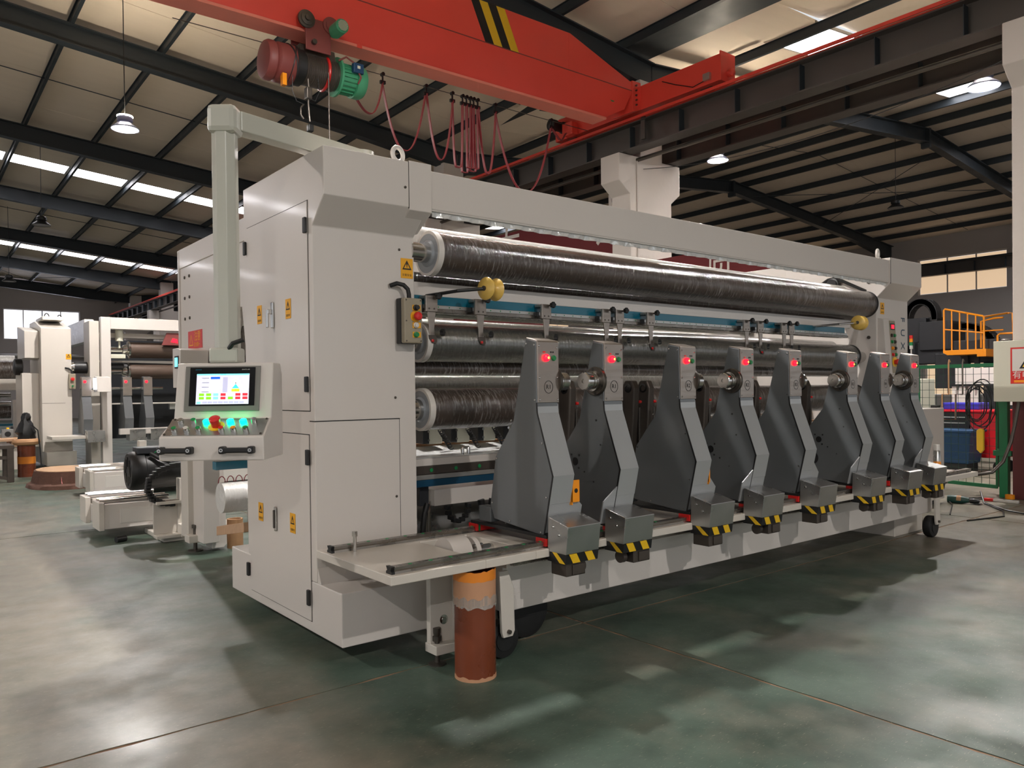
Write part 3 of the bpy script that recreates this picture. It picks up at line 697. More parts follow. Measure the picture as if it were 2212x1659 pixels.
# right tower
tw = O('tower', B().prism(prof, 'x', 8.332, 9.05), WHITE, ma, .006, 0, label='white right-hand tower')
O('tower_plinth', B().box((8.40, 3.9, .12), (9.05, 5.5, .413)), WHITE, ma, .006, 0)
O('tower_seam', B().box((8.3335, 4.0005, 2.58), (8.3355, 4.02, 2.857)), SEAM, ma, 0, 0)
eyebolt(8.17, 4.06, 2.832)
sticker(ma, (8.46, YF-.001, 2.335), (1, 0, 0), PZ, .085, .125)
for k, ch in enumerate('FUX'):
    text('letter', ch, BLUED, ma, (8.925, YF-.001, 2.235-.148*k), .125, (0, 0, -1), (1, 0, 0), .002)
pn = O('operator_panel', B().prism([(YF, 1.60), (4.06, 1.62), (4.10, 2.21), (YF, 2.23)], 'x', 8.37, 8.62), WHITE, ma, .005, 0, label='slanted push-button panel')
def pz(z): return 4.06+(z-1.62)/(2.21-1.62)*.04
O('face_plate', B().prism([(4.0595, 1.63), (4.057, 1.63), (4.096, 2.20), (4.099, 2.20)], 'x', 8.485, 8.615), PENDG, pn, 0, 0)
O('display', B().box((8.50, pz(2.13)-.006, 2.10), (8.60, pz(2.13), 2.17)), BLACK, pn, .002, 0)
O('display_digits', B().box((8.525, pz(2.13)-.008, 2.115), (8.58, pz(2.13)-.005, 2.155)), LEDR, pn, 0, 0)
for i, (z, ml, mr_) in enumerate(((2.04, STEEL, GREENP), (1.97, GREENP, STEEL), (1.90, ORANGE, BLACK), (1.83, REDP, GREENP))):
    for x, m in ((8.515, ml), (8.575, mr_)):
        O('push_button', B().lathe((x, pz(z), z), NY, [(.02, 0), (.02, .01), (.015, .012), (.015, .022), (0, .023)], 16), m, pn)
O('stop_button', B().lathe((8.545, pz(1.75), 1.75), NY, [(.05, 0), (.05, .005), (.025, .006), (.025, .03), (.034, .034), (.034, .05), (0, .055)], 24), REDP, pn)
O('stop_collar', B().lathe((8.545, pz(1.75), 1.75), NY, [(.055, 0), (.055, .007)], 24), YELLOW, pn)
# belt drive at the tower
bd = O('belt_drive', B().lathe((8.31, 4.62, 2.63), NX, [(.07, 0), (.07, .05), (.055, .055), (.055, .07), (0, .07)], 24), BLACK, ma)
O('belt', B().tube([(8.285, 5.05, 2.50), (8.285, 4.68, 2.69), (8.285, 4.60, 2.70), (8.285, 4.55, 2.68), (8.285, 4.25, 2.52)], .018, 6), RUBBER, bd)
O('tension_bracket', B().box((8.2, 4.9, 2.60), (8.33, 5.12, 2.64)), BLACK, ma, .004, 0)
for (y_, z_) in ((4.24, 2.62), (4.24, 2.02)): O('tower_bolt', B().lathe((8.33, y_, z_), NX, [(.018, 0), (.018, .012), (.009, .012), (.009, .004), (0, .004)], 14), STEEL, ma)
O('brace_panel', B().prism([(4.35, 2.2), (4.5, 2.2), (4.95, 1.0), (4.7, 1.0)], 'x', 8.24, 8.27), WHITE, ma, .004, 0)

# rollers
def roller(name, y, z, r_, xa, xb, m, label, fl=True, shaft=.06, flm=BARE):
    o = O(name, B().cyl((xa, y, z), (xb, y, z), r_, 48), m, ma, 0, 35, label=label)
    if fl:
        O('end_flange', B().lathe((xa-.03, y, z), PX_, [(r_*.52, -.012), (r_*.62, 0), (r_*.99, 0), (r_*.99, .03)], 48), DISC, o)
        O('flange_rim', B().lathe((xa-.031, y, z), PX_, [(r_*.9, -.001), (r_*1.035, -.001), (r_*1.035, .038), (r_*.985, .038)], 48, False), BARE, o)
        O('shaft', B().cyl((2.53, y, z), (xa, y, z), shaft, 24), CHROME, o)
        O('end_flange', B().lathe((xb, y, z), PX_, [(r_*1.02, 0), (r_*1.02, .03), (r_*.5, .03)], 48), RUBBER, o)
    else:
        O('journal', B().cyl((2.53, y, z), (xa, y, z), r_*.5, 16), CHROME, o)
    O('shaft_end', B().cyl((xb, y, z), (8.34, y, z), min(shaft, r_*.5), 16), CHROME, o)
    return o
roller('wrapped_roller', 4.20, 2.365, .137, 2.70, 8.16, FILM, 'large top roller wound in clear film over a dark core')
roller('wrapped_roller', 4.50, 2.50, .10, 2.62, 8.2, FILMW, 'pale film-wrapped roller behind the top roller', False)
roller('wrapped_roller', 4.37, 2.238, .034, 2.56, 8.2, FILM, 'thin film-wrapped guide roller under the top roller', False)
roller('steel_roller', 4.33, 1.812, .125, 2.70, 8.06, ROLLM, 'bright steel middle roller under film')
roller('steel_roller', 4.62, 1.90, .098, 2.60, 8.2, ROLLM, 'steel roller behind the middle roller', False)
roller('wrapped_roller', 4.42, 1.648, .05, 2.56, 8.2, FILM, 'dark wrapped guide roller below the middle roller', False)
roller('wrapped_roller', 4.30, 1.378, .133, 2.69, 8.1, FILM, 'large lower roller wound in crinkled clear film', True, .07)
roller('steel_roller', 4.95, 1.25, .08, 2.6, 8.2, ROLLM, 'rear lower guide roller', False)
# knife beam
O('knife_beam', B().box((2.56, 4.30, 2.112), (8.05, 4.40, 2.198)), WHITE, ma, .004, 0, label='white knife cross beam')
O('teal_strip', B().box((2.56, 4.292, 2.054), (7.92, 4.36, 2.112)), TEAL, ma, .003, 0, label='teal painted strip of the knife beam')
O('scale_rail', B().box((2.56, 4.280, 2.030), (7.95, 4.34, 2.054)), ALU, ma, .002, 0)
O('knife_rail', B().box((2.56, 4.270, 2.004), (7.95, 4.35, 2.030)), RAILM, ma, .003, 0)
dt = None
for k in range(60):
    x = 2.80+k*.085
    if dt is None: dt = O('scale_dot', B().lathe((x, 4.2805, 2.042), NY, [(.0045, 0), (.0045, .0015)], 10), GREENP, ma)
    else: sub('scale_dot', dt, ma, (k*.085, 0, 0))
O('pulley_post', B().cyl((2.765, 4.30, 2.105), (2.765, 4.04, 2.112), .0, 4, .0) if False else B().tube([(2.72, 4.30, 2.112), (2.775, 4.02, 2.118), (2.96, 3.985, 2.142)], .011, 10), BLACK, ma)
def pulley(x, y, z, nm):
    o = O(nm, B().lathe((x, y, z), (1, .18, 0), [(.0, -.062), (.022, -.062), (.066, -.055), (.073, -.045), (.062, -.022), (.036, -.006), (.036, .008), (.062, .026), (.073, .046), (.066, .056), (0, .058)], 36), NYLON, ma, 0, 50, label='amber nylon rope pulley')
    O('hub', B().lathe((x, y, z), (1, .18, 0), [(.016, -.07), (.016, .066)], 16), STEEL, o)
pulley(3.01, 3.99, 2.142, 'guide_pulley')
pulley(7.67, 4.0, 2.132, 'guide_pulley')
O('pulley_post', B().tube([(7.30, 4.29, 2.10), (7.31, 4.02, 2.104), (7.62, 3.995, 2.13)], .011, 10), CHROME, ma)
# lower cross members
O('lower_beam', B().box((2.56, 4.40, 1.001), (8.3, 4.75, 1.05)), WHITE, ma, .004, 0)
O('film_sheet', B().prism([(4.40, 1.052), (4.74, 1.10), (4.74, 1.104), (4.40, 1.056)], 'x', 2.56, 8.3), CLEAR, ma, 0, 0)
O('bolted_rail', B().box((2.56, 4.392, .946), (8.3, 4.46, 1.0)), DIRTYSTEEL, ma, .003, 0, label='dark guide rail with green bolt caps')
bc = None
for k in range(28):
    if bc is None: bc = O('bolt_cap', B().lathe((2.80, 4.391, .973), NY, [(.013, 0), (.013, .003), (0, .004)], 14), GREENP, ma)
    else: sub('bolt_cap', bc, ma, (k*.197, 0, 0))
O('edge_strip', B().box((2.56, 4.385, .912), (8.3, 4.46, .944)), ALU, ma, .003, 0)
O('blue_strip', B().box((2.56, 4.388, .865), (8.3, 4.46, .911)), BLUED, ma, .003, 0, label='deep blue painted strip')
O('duct_box', B().box((2.86, 4.45, .72), (8.2, 4.72, .83)), WHITE, ma, .004, 0)
O('duct_post', B().box((2.745, 4.45, .73), (2.815, 4.52, .866)), DARKMETAL, ma, .003, 0)
O('suction_drum', B().cyl((2.60, 4.80, .52), (8.2, 4.80, .52), .19, 40), STAINL, ma)
O('drain_pipe', B().cyl((2.84, 4.5, .45), (2.84, 4.5, .75), .022, 14), CHROME, ma)
O('black_hose', B().tube([(2.80, 4.45, .74), (2.765, 4.43, .68), (2.745, 4.42, .58), (2.74, 4.42, .45)], .02, 10), RUBBER, ma)
ch_ = B()
for k in range(9):
    a = math.pi*k/8; ch_.box((3.05-.085*math.cos(a)-.016, 4.43, .70-.10*math.sin(a)-.014), (3.05-.085*math.cos(a)+.016, 4.47, .70-.10*math.sin(a)+.014))
O('cable_chain', ch_, BLACK, ma, .004, 0)
O('cable_loop', B().tube([(3.24, 4.44, .73), (3.25, 4.44, .66), (3.29, 4.44, .64), (3.33, 4.44, .66), (3.34, 4.44, .73)], .025, 10), BLACK, ma)
O('bus_bar_mount', B().box((2.60, 4.80, 1.05), (8.2, 4.86, 1.12)), CARD, ma, 0, 0)
# pneumatic cylinders with coiled hoses
for k in range(10):
    x = 2.93+k*.235
    c = O('pneumatic_cylinder', B().box((x, 4.62, 1.125), (x+.115, 4.80, 1.245)), IVORY, ma, .01, 0)
    O('end_block', B().box((x-.055, 4.61, 1.13), (x-.003, 4.80, 1.24)), BLACK, c, .004, 0)
    for zz in (1.155, 1.215): O('cap_screw', B().lathe((x-.012, 4.609, zz), NY, [(.009, 0), (.009, .005)], 10), CHROME, c)
    hp = []
    for i in range(90):
        t = i/89; a = t*2*math.pi*8
        hp.append((x+.06+.075*t+.019*math.cos(a), 4.57-.02*t+.019*math.sin(a)*.5, 1.225-.13*t+.012*math.sin(a)))
    O('coiled_hose', B().tube(hp, .0045, 5), BLACK, c)
for x in (3.08, 3.13): O('pin', B().lathe((x, 4.43, 1.05), PZ, [(.012, 0), (.012, .05), (.004, .065)], 10), CHROME, ma)
# black pressure levers behind the arms
def lever(x):
    o = O('pressure_lever', B().prism([(3.93, .95), (4.03, .95), (4.0, 1.28), (4.01, 1.50), (3.98, 1.555), (3.91, 1.555), (3.885, 1.50), (3.90, 1.28)], 'x', x-.03, x+.03), DIRTYSTEEL, ma, .01, 0, label='dark steel pressure lever')
    O('lever_pin', B().lathe((x-.03, 3.945, 1.50), NX, [(.034, 0), (.034, .004), (.022, .004), (.022, -.01), (0, -.01)], 20), BLACKG, o)
    O('lever_rod', B().box((x+.035, 3.90, 1.0), (x+.055, 3.93, 1.36)), STEEL, o, .003, 0)
    O('red_plug', B().cyl((x+.03, 3.90, 1.40), (x+.055, 3.90, 1.40), .011, 10), REDP, o)
for x in (3.62, 4.25, 4.41, 5.07, 5.62, 5.75, 6.55): lever(x)

# ------------------------------------------------------------------ knife holders clamped on the rail
KH = [2.701, 3.087, 3.667, 4.273, 4.419, 4.776, 6.062, 6.276, 6.659, 6.785]
ordn = ['first', 'second', 'third', 'fourth', 'fifth', 'sixth', 'seventh', 'eighth', 'ninth', 'tenth']
def star(c, d, r_):
    b = B(); pts = []
    c = Vector(c); d = Vector(d).normalized(); u = d.orthogonal().normalized(); w_ = d.cross(u)
    for k in range(20):
        a = 2*math.pi*k/20; rr = r_*(1+.16*math.cos(5*a)); pts.append((rr, a))
    vs = [c+(u*math.cos(a)+w_*math.sin(a))*rr for rr, a in pts]+[c+d*.022+(u*math.cos(a)+w_*math.sin(a))*rr*.9 for rr, a in pts]
    return b.add(vs, [tuple(range(19, -1, -1)), tuple(range(20, 40))]+[(i, (i+1) % 20, 20+(i+1) % 20, 20+i) for i in range(20)])
def holder(x):
    h = thing('knife_holder', '', 'knife holder', (x, 4.21, 1.8), 'knife holders along the teal rail')
    O('clamp_plate', B().box((x-.045, 4.205, 2.0), (x+.045, 4.225, 2.104)).box((x-.045, 4.225, 2.085), (x+.045, 4.285, 2.104)), STAIN, h, .003, 0)
    O('clamp_jaw', B().box((x-.06, 4.235, 2.015), (x-.046, 4.275, 2.05)), BLACK, h, .003, 0)
    O('blade_arm', B().prism([(x-.03, 2.0), (x+.03, 2.0), (x+.019, 1.90), (x+.021, 1.85), (x-.019, 1.85), (x-.019, 1.90)], 'y', 4.207, 4.217), STAIN, h, .002, 0)
    O('blade_clip', B().prism([(x-.028, 1.852), (x+.018, 1.852), (x+.034, 1.815), (x+.022, 1.796), (x-.006, 1.80), (x-.028, 1.83)], 'y', 4.195, 4.212), DIRTYSTEEL, h, .002, 0)
    O('red_tip', B().lathe((x-.006, 4.196, 1.816), NY, [(.009, 0), (.009, .01), (0, .014)], 12), REDP, h)
    O('clamp_knob', star((x+.03, 4.18, 2.098), NY, .021), BLACK, h)
    O('knob_stem', B().cyl((x+.03, 4.18, 2.098), (x+.03, 4.205, 2.098), .007, 10), STEEL, h)
    O('blade_knob', star((x+.048, 4.175, 1.868), (.6, -1, 0), .021), BLACK, h)
    for dx in (-.02, .018): O('screw', B().lathe((x+dx, 4.205, 2.02), NY, [(.006, 0), (.006, .002)], 10), STEEL, h)
    return h
h0 = holder(KH[0])
for k, x in enumerate(KH):
    lb = 'stainless knife holder with black knobs on the teal rail, %s from the left' % ordn[k]
    if k == 0: h0['label'] = lb
    else: copy_tree(h0, (x, 4.21, 1.8), lb)

# ------------------------------------------------------------------ pendant control box on the cabinet front
pb = thing('pendant_control_box', 'grey-beige push-button box with red stop button hanging on the cabinet front edge', 'control box', (2.472, 4.10, 1.785))
O('back_shell', B().box((2.408, 4.095, 1.785), (2.538, 4.15, 2.06)), BLACK, pb, .006, 0)
O('front_shell', B().box((2.41, 4.055, 1.787), (2.536, 4.097, 2.058)), PENDG, pb, .008, 0)
for (x, z) in ((2.424, 1.80), (2.524, 1.80), (2.424, 2.045), (2.524, 2.045), (2.424, 1.92)): O('screw', B().lathe((x, 4.055, z), NY, [(.005, 0), (.005, .002)], 8), STEEL, pb)
for z in (2.0, 1.895, 1.838): O('button_label', B().box((2.466, 4.052, z-.017), (2.522, 4.0555, z+.017)), STICK, pb, 0, 0)
O('selector_knob', B().lathe((2.487, 4.054, 2.0), NY, [(.018, 0), (.018, .012), (.014, .014), (.014, .03), (0, .03)], 20), BLACK, pb)
O('stop_collar', B().lathe((2.487, 4.055, 1.948), NY, [(.035, 0), (.035, .004)], 28), STICK, pb)
O('stop_button', B().lathe((2.487, 4.054, 1.948), NY, [(.014, 0), (.014, .018), (.025, .022), (.025, .038), (.02, .045), (0, .048)], 28), REDP, pb, label='red mushroom stop button')
O('white_button', B().lathe((2.487, 4.054, 1.895), NY, [(.017, 0), (.017, .01), (.013, .011), (.013, .02), (0, .021)], 20), BARE, pb)
O('green_button', B().lathe((2.487, 4.054, 1.838), NY, [(.017, 0), (.017, .01), (.014, .011), (.014, .02), (0, .021)], 20), GREENP, pb)
O('cable', B().tube([(2.47, 4.10, 2.05), (2.47, 4.10, 2.085), (2.463, 4.10, 2.115), (2.44, 4.11, 2.14), (2.40, 4.12, 2.148), (2.37, 4.15, 2.135)], .0135, 12), RUBBER, pb)

# ------------------------------------------------------------------ rail bed on which the arms slide
bed = thing('arm_bed', 'white rail bed with two steel guide rails along the front of the machine', 'machine bed', (5.2, 3.65, 0))
PY0, PY1, PZ0, PZ1 = 3.25, 4.08, .575, .62
pl = O('bed_plate', B().box((1.84, PY0, PZ0), (2.40, PY1, PZ1)).box((2.74, PY0, PZ0), (8.57, PY1, PZ1)).box((2.40, PY0, PZ0), (2.74, 3.45, PZ1)).box((2.40, 3.9, PZ0), (2.74, PY1, PZ1)), WHITE2, bed, .004, 0)
for y in (3.31, 3.96):
    r_ = O('guide_rail', B().prism([(y-.024, PZ1), (y+.024, PZ1), (y+.02, PZ1+.012), (y+.024, PZ1+.02), (y+.024, PZ1+.033), (y-.024, PZ1+.033), (y-.024, PZ1+.02), (y-.02, PZ1+.012)], 'x', 1.88, 8.50), RAILM, bed, 0, 0)
    O('rail_end_stop', B().prism([(y-.027, PZ1), (y+.027, PZ1), (y+.027, PZ1+.012), (y+.016, PZ1+.018), (y+.027, PZ1+.037), (y-.027, PZ1+.037), (y-.016, PZ1+.018), (y-.027, PZ1+.012)], 'x', 1.862, 1.88), BLACK, bed, 0, 0)
    cp = None
    for k in range(16):
        if cp is None: cp = O('rail_bolt_cap', B().lathe((1.98, y, PZ1+.033), PZ, [(.010, 0), (.010, .002)], 10), GREENP, bed)
        else: sub('rail_bolt_cap', cp, bed, (k*.12, 0, 0))
O('stop_screw', B().lathe((1.985, 3.90, PZ1), PZ, [(.010, 0), (.010, .085), (.015, .085), (.015, .112), (0, .112)], 14), CHROME, bed)
O('front_beam', B().box((2.70, 3.50, .235), (8.10, 3.92, PZ0)), WHITE, bed, .006, 0)
ra = B(); pts = [(2.62, .572)]
for k in range(480):
    x = 2.62+k*.0112; pts += [(x, .552), (x+.0056, .544)]
pts += [(8.0, .572)]
O('gear_rack', ra.prism(pts, 'y', 3.30, 3.335), RAILM, bed, 0, 0)
O('rack_mount', B().box((2.6, 3.335, .53), (8.05, 3.5, PZ0)), WHITE2, bed, 0, 0)
O('drum', B().lathe((2.41, 3.66, .57), PX_, [(.055, 0), (.105, 0), (.105, .13), (.03, .13)], 40), WHITE, bed, .0, 35)
O('drum_shaft', B().cyl((2.39, 3.66, .57), (2.74, 3.66, .57), .035, 20), CHROME, bed)
O('bearing_plate', B().lathe((2.58, 3.66, .57), PX_, [(.09, 0), (.09, .03), (.05, .03)], 36), WHITE, bed)
O('bearing_bolt', B().cyl((2.57, 3.60, .615), (2.63, 3.60, .615), .014, 12), CHROME, bed)
O('side_leg', B().prism([(2.435, .02), (2.47, .02), (2.47, .30), (2.63, .575), (2.435, .575)], 'y', 3.56, 3.60).box((2.435, 3.60, .10), (2.47, 4.0, .575)), WHITE2, bed, .004, 0)
O('gusset_plate', B().box((2.29, 3.62, .10), (2.47, 3.66, .57)), WHITE2, bed, .003, 0)
ft = O('levelling_foot', B().box((2.285, 3.555, .065), (2.415, 3.67, .115)), WHITE2, bed, .004, 0)
O('levelling_bolt', B().lathe((2.325, 3.61, .0), PZ, [(.05, 0), (.05, .008), (.014, .012), (.014, .13), (.026, .13), (.026, .155), (.018, .158), (.022, .175), (.022, .20), (.0, .202)], 12), STEEL, ft)
O('pivot_bolt', B().lathe((2.375, 3.62, .235), NY, [(.026, 0), (.026, .006), (.014, .007), (.014, .012), (0, .012)], 18), CHROME, bed)
for x, mm in ((2.66, 1), (8.02, 1)):
    br = O('wheel_bracket', B().prism([(x-.035, .13), (x-.045, .16), (x-.06, .50), (x+.0, .50), (x+.04, .40), (x+.045, .16), (x+.03, .13)], 'y', 3.40, 3.42), WHITE2, bed, .003, 0)
    O('wheel', B().lathe((x, 3.43, .105), (0, 1, 0), [(.0, -.0), (.06, 0), (.06, .005), (.10, .01), (.105, .02), (.105, .07), (.10, .08), (0, .08)], 32), RUBBER, br)
    O('axle', B().cyl((x, 3.385, .16), (x, 3.43, .16), .012, 12), STEEL, br)
O('roller_wheel', B().lathe((3.0, 3.75, .16), NY, [(.12, 0), (.16, .01), (.16, .10), (.12, .11)], 36), RUBBER, bed)
O('end_foot', B().box((7.75, 3.7, .0), (8.35, 4.3, .235)), WHITE2, bed, .004, 0)

# ------------------------------------------------------------------ the eight swing arms
AX = [2.836, 3.365, 4.069, 4.726, 5.351, 6.202, 6.764, 7.326]
W_ = .158
def arm(x, s):
    """s=+1: spindle on the right side; s=-1: spindle on the left side"""
    a = thing('winding_arm', '', 'winding arm', (x, 3.45, .665), 'winding arms on the rail bed')
    P = [(3.349, 1.769), (3.437, 1.788), (3.56, 1.313), (3.733, 1.10), (3.79, .81), (3.755, .725), (3.303, .682), (3.219, 1.02), (3.343, 1.366)]
    bd_ = O('arm_body', B().prism(P, 'x', x, x+W_), GREY, a, .004, 0)
    fc = [(3.345, 1.418), (3.340, 1.366), (3.214, 1.021), (3.250, .86), (3.256, .862), (3.220, 1.021), (3.346, 1.366), (3.351, 1.418)]
    O('front_cover', B().prism(fc, 'x', x+.003, x+W_+.002), GREYL, a, .0015, 0)
    ex = .098
    xa, xb = (x, x+W_+ex) if s > 0 else (x-ex, x+W_)
    sk = [(x+.002, .93), (x+W_-.012, .93), (x+W_+ex, .835), (x+W_+ex, .70), (x+.002, .70)] if s > 0 else [(x-ex, .70), (x-ex, .835), (x+.012, .93), (x+W_, .93), (x+W_, .70)]
    def tilt(z): return 3.214+(1.021-z)*.235
    q = B(); n = len(sk)
    q.add([(u, tilt(v), v) for u, v in sk]+[(u, tilt(v)+.008, v) for u, v in sk], [tuple(range(n)), tuple(range(2*n-1, n-1, -1))]+[(i, n+i, n+(i+1) % n, (i+1) % n) for i in range(n)])
    O('front_skirt', q, GREYL, a, 0, 0)
    O('cover_edge', B().prism([(3.343, 1.425), (3.338, 1.366), (3.212, 1.021), (3.29, .69), (3.298, .692), (3.222, 1.021), (3.347, 1.366), (3.352, 1.425)], 'x', x-.0015, x+.0025), BLACK, a, 0, 0)
    pnl = O('stainless_panel', B().prism([(3.338, 1.424), (3.350, 1.424), (3.350, 1.764), (3.436, 1.790), (3.437, 1.796), (3.344, 1.774), (3.338, 1.765)], 'x', x+.004, x+W_+.003), STAIN, a, .002, 0, label='brushed stainless control face')
    for (dx, z) in ((.014, 1.745), (W_-.012, 1.735), (.016, 1.565), (W_-.008, 1.565), (.016, 1.44), (W_-.008, 1.44)):
        O('panel_screw', B().lathe((x+dx, 3.338, z), NY, [(.0065, 0), (.005, .004), (0, .005)], 10), CHROME, pnl)
    rb = O('red_lamp', B().lathe((x+.066, 3.338, 1.677), NY, [(.021, 0), (.021, .008), (.018, .014), (.01, .018), (0, .019)], 20), LEDR, a, label='glowing red pilot lamp')
    O('lamp_core', B().lathe((x+.070, 3.319, 1.677), NY, [(.007, 0), (.005, .002), (0, .003)], 12), LEDCORE, rb)
    O('green_button', B().lathe((x+.122, 3.338, 1.676), NY, [(.016, 0), (.016, .004), (.013, .005), (.013, .01), (0, .011)], 20), GREENP, a)
    O('lamp_tag', B().box((x+.042, 3.336, 1.706), (x+.060, 3.3385, 1.714)), REDP, a, 0, 0)
    O('button_tag', B().box((x+.098, 3.336, 1.705), (x+.107, 3.3385, 1.714)).box((x+.114, 3.336, 1.705), (x+.123, 3.3385, 1.714)), BLACK, a, 0, 0)
    O('side_flap', B().prism([(3.355, 1.60), (3.375, 1.58), (3.43, 1.62), (3.43, 1.735), (3.355, 1.745)], 'x', x+W_+.003, x+W_+.012), STAIN, a, .002, 0)
    # spindle
    hx, dr = (x+W_, PX_) if s > 0 else (x, NX)
    sp = O('spindle_flange', B().lathe((hx, 3.405, 1.545), dr, [(.088, 0), (.088, .018), (.083, .022), (.06, .022)], 36), STEEL, a)
    O('spindle', B().lathe((hx, 3.405, 1.545), dr, [(.062, .02), (.062, .045), (.048, .047), (.048, .06), (.052, .062), (.054, .075), (.054, .105), (.049, .112), (.014, .112), (.012, .106), (0, .106)], 36), CHROME, sp)
    for k in range(6):
        t = 2*math.pi*k/6+.4
        O('flange_bolt', B().lathe((hx+(.02 if s > 0 else -.02), 3.405+.073*math.cos(t), 1.545+.073*math.sin(t)), dr, [(.008, 0), (.008, .003), (.004, .003), (.004, 0)], 10), BLACK, sp)
    if s > 0:
        og = O('orange_guard', B().prism([(3.235, .845), (3.235, .975), (3.25, .99), (3.48, .99), (3.48, .90), (3.27, .845)], 'x', x+W_, x+W_+.008).prism([(3.235, .86), (3.235, .985), (3.243, .985), (3.243, .86)], 'x', x+W_, x+W_+.06), ORANGE, a, .002, 0, label='orange guard plate')
        O('guard_hole', B().lathe((x+W_+.032, 3.2345, .925), NY, [(.013, 0), (.013, .001), (0, .0012)], 16), BLACK, og)
    hs = [(3.411, 1.307, .007), (3.377, 1.159, .006), (3.60, 1.045, .026), (3.565, 1.085, .007), (3.635, 1.085, .007), (3.57, 1.005, .007), (3.64, 1.0, .007), (3.52, .985, .006), (3.44, .93, .005), (3.66, .885, .055)]
    hm = hs if s < 0 else []
    for (y_, z_, r_) in hm:
        O('bore_hole', B().lathe((x-.0005, y_, z_), NX, [(r_, 0), (r_, .0012), (0, .0014)], 20), BLACK, a, 0, 0)
    if s > 0:
        for (y_, z_) in ((3.43, 1.76), (3.36, 1.75), (3.575, 1.32), (3.36, 1.44), (3.72, 1.09), (3.30, 1.20), (3.27, .90), (3.77, .82), (3.60, .73), (3.32, .70)):
            O('cover_screw', B().lathe((x-.0005, y_, z_), NX, [(.006, 0), (.005, .004), (0, .005)], 10), CHROME, a)
    # drive box with hazard stripes
    b0, b1 = (x-.004, x+.242) if s > 0 else (x-.088, x+.158)
    O('drive_box', B().prism([(3.262, .605), (3.255, .797), (3.092, .757), (3.112, .605)], 'x', b0, b1), STAINL, a, .003, 0, label='stainless drive cover box')
    for (y_, z_) in ((3.215, .745), (3.165, .705)): O('box_screw', B().lathe((b0, y_, z_), NX, [(.008, 0), (.006, .005), (0, .006)], 10), CHROME, a)
    hz_ = O('hazard_skirt', B().prism([(3.265, .552), (3.265, .607), (3.110, .607), (3.118, .552)], 'x', b0+.003, b1-.003), BLACK, a, 0, 0, label='black and yellow hazard stripe')
    for k in range(2):
        u = b0+.02+k*.115
        q = B(); vs = [(u, 3.109, .606), (u+.055, 3.109, .606), (u+.09, 3.117, .553), (u+.035, 3.117, .553)]
        q.add(vs+[(v[0], v[1]-.0015, v[2]) for v in vs], [(3, 2, 1, 0), (4, 5, 6, 7), (0, 1, 5, 4), (2, 3, 7, 6), (1, 2, 6, 5), (3, 0, 4, 7)])
        O('yellow_stripe', q, YELLOW, hz_, 0, 0)
    q = B(); vs = [(b0+.0025, 3.225, .606), (b0+.0025, 3.19, .606), (b0+.0025, 3.122, .553), (b0+.0025, 3.165, .553)]
    q.add(vs+[(v[0]-.0015, v[1], v[2]) for v in vs], [(3, 2, 1, 0), (4, 5, 6, 7), (0, 1, 5, 4), (2, 3, 7, 6), (1, 2, 6, 5), (3, 0, 4, 7)])
    O('yellow_stripe', q, YELLOW, hz_, 0, 0)
    O('motor_bracket', B().box((x+.02, 3.135, .478), (x+.16, 3.26, .552)).box((x+.06, 3.125, .485), (x+.15, 3.135, .54)), DIRTYSTEEL, a, .003, 0)
    kx = x+.165 if s > 0 else x-.03
    O('drive_wheel', B().cyl((kx, 3.20, .512), (kx+.03, 3.20, .512), .036, 24), DIRTYSTEEL, a)
    # carriage blocks on the rails
    O('carriage_plate', B().box((x-.01, 3.265, .672), (x+W_+.02, 3.985, .69)), BLACK, a, .002, 0)
    for y_ in (3.31, 3.96):
        c_ = O('slide_block', B().box((x-.012, y_-.045, .628), (x+W_+.012, y_+.045, .672)), REDP, a, .003, 0, label='red slide block')
        O('wiper', B().box((x-.0, y_-.046, .63), (x+.014, y_+.046, .671)), GREENP, c_, 0, 0)
    O('rear_bracket', B().box((x-.005, 3.78, .70), (x+.06, 3.90, .79)), GREY, a, .003, 0)
    return a
pL = arm(AX[0], 1); pR = arm(AX[1], -1)
al = ['leftmost, with an orange guard and spindle to the right', 'second from left, bored plate and spindle facing left', 'third from left, marked R2 with plain left side', 'fourth from left, marked R2 with spindle facing left', 'fifth from left, marked R3 with plain left side', 'sixth from left, marked R3 with bored plate', 'seventh from left, marked R4', 'rightmost of the eight']
for k, x in enumerate(AX):
    lb = 'grey swing arm, '+al[k]
    if k == 0: o = pL; o['label'] = lb
    elif k == 1: o = pR; o['label'] = lb
    else:
        o = copy_tree(pL if k % 2 == 0 else pR, (x, 3.45, .665), lb)
        for ch in [c for c in o.children if c.name.startswith('orange_guard')]:
            for g in list(ch.children): bpy.data.objects.remove(g)
            if k == 2: ch.scale = (.2, 1, .8); ch.location.x -= .025      # only a sliver shows on this arm
            else: bpy.data.objects.remove(ch)
for k, x in enumerate(AX):
    o = [ob for ob in COL.objects if ob.name.startswith('winding_arm') and abs(ob.location.x-x) < 1e-4][0]
    ORG[o.name] = (x, 3.45, .665)
    q = B(); c = Vector((x+.083, 3.3365, 1.512)); n = 32
    vs = [];
    for rr in (.0325, .0300):
        for yy in (0, .0012):
            for i in range(n): vs.append((c.x+rr*math.cos(2*math.pi*i/n), c.y+yy, c.z+rr*math.sin(2*math.pi*i/n)*1.12))
    q.add(vs, [(i, (i+1) % n, 2*n+(i+1) % n, 2*n+i) for i in range(n)])
    O('number_ring', q, BLACK, o, 0, 0)
    text('arm_number', 'R%d' % (k//2+1), BLACK, o, (c.x, 3.338, c.z), .036, (1, 0, 0), (0, 0, 1), .001)

# ------------------------------------------------------------------ control console hung from its swivel arm
co = thing('control_console', 'pale grey operator console with touch screen hung from a tall swivel post', 'control console', (1.40, 4.13, 1.16), rotz=R(-38), local=True)
ZB = 1.16
def cz(z): return z-ZB
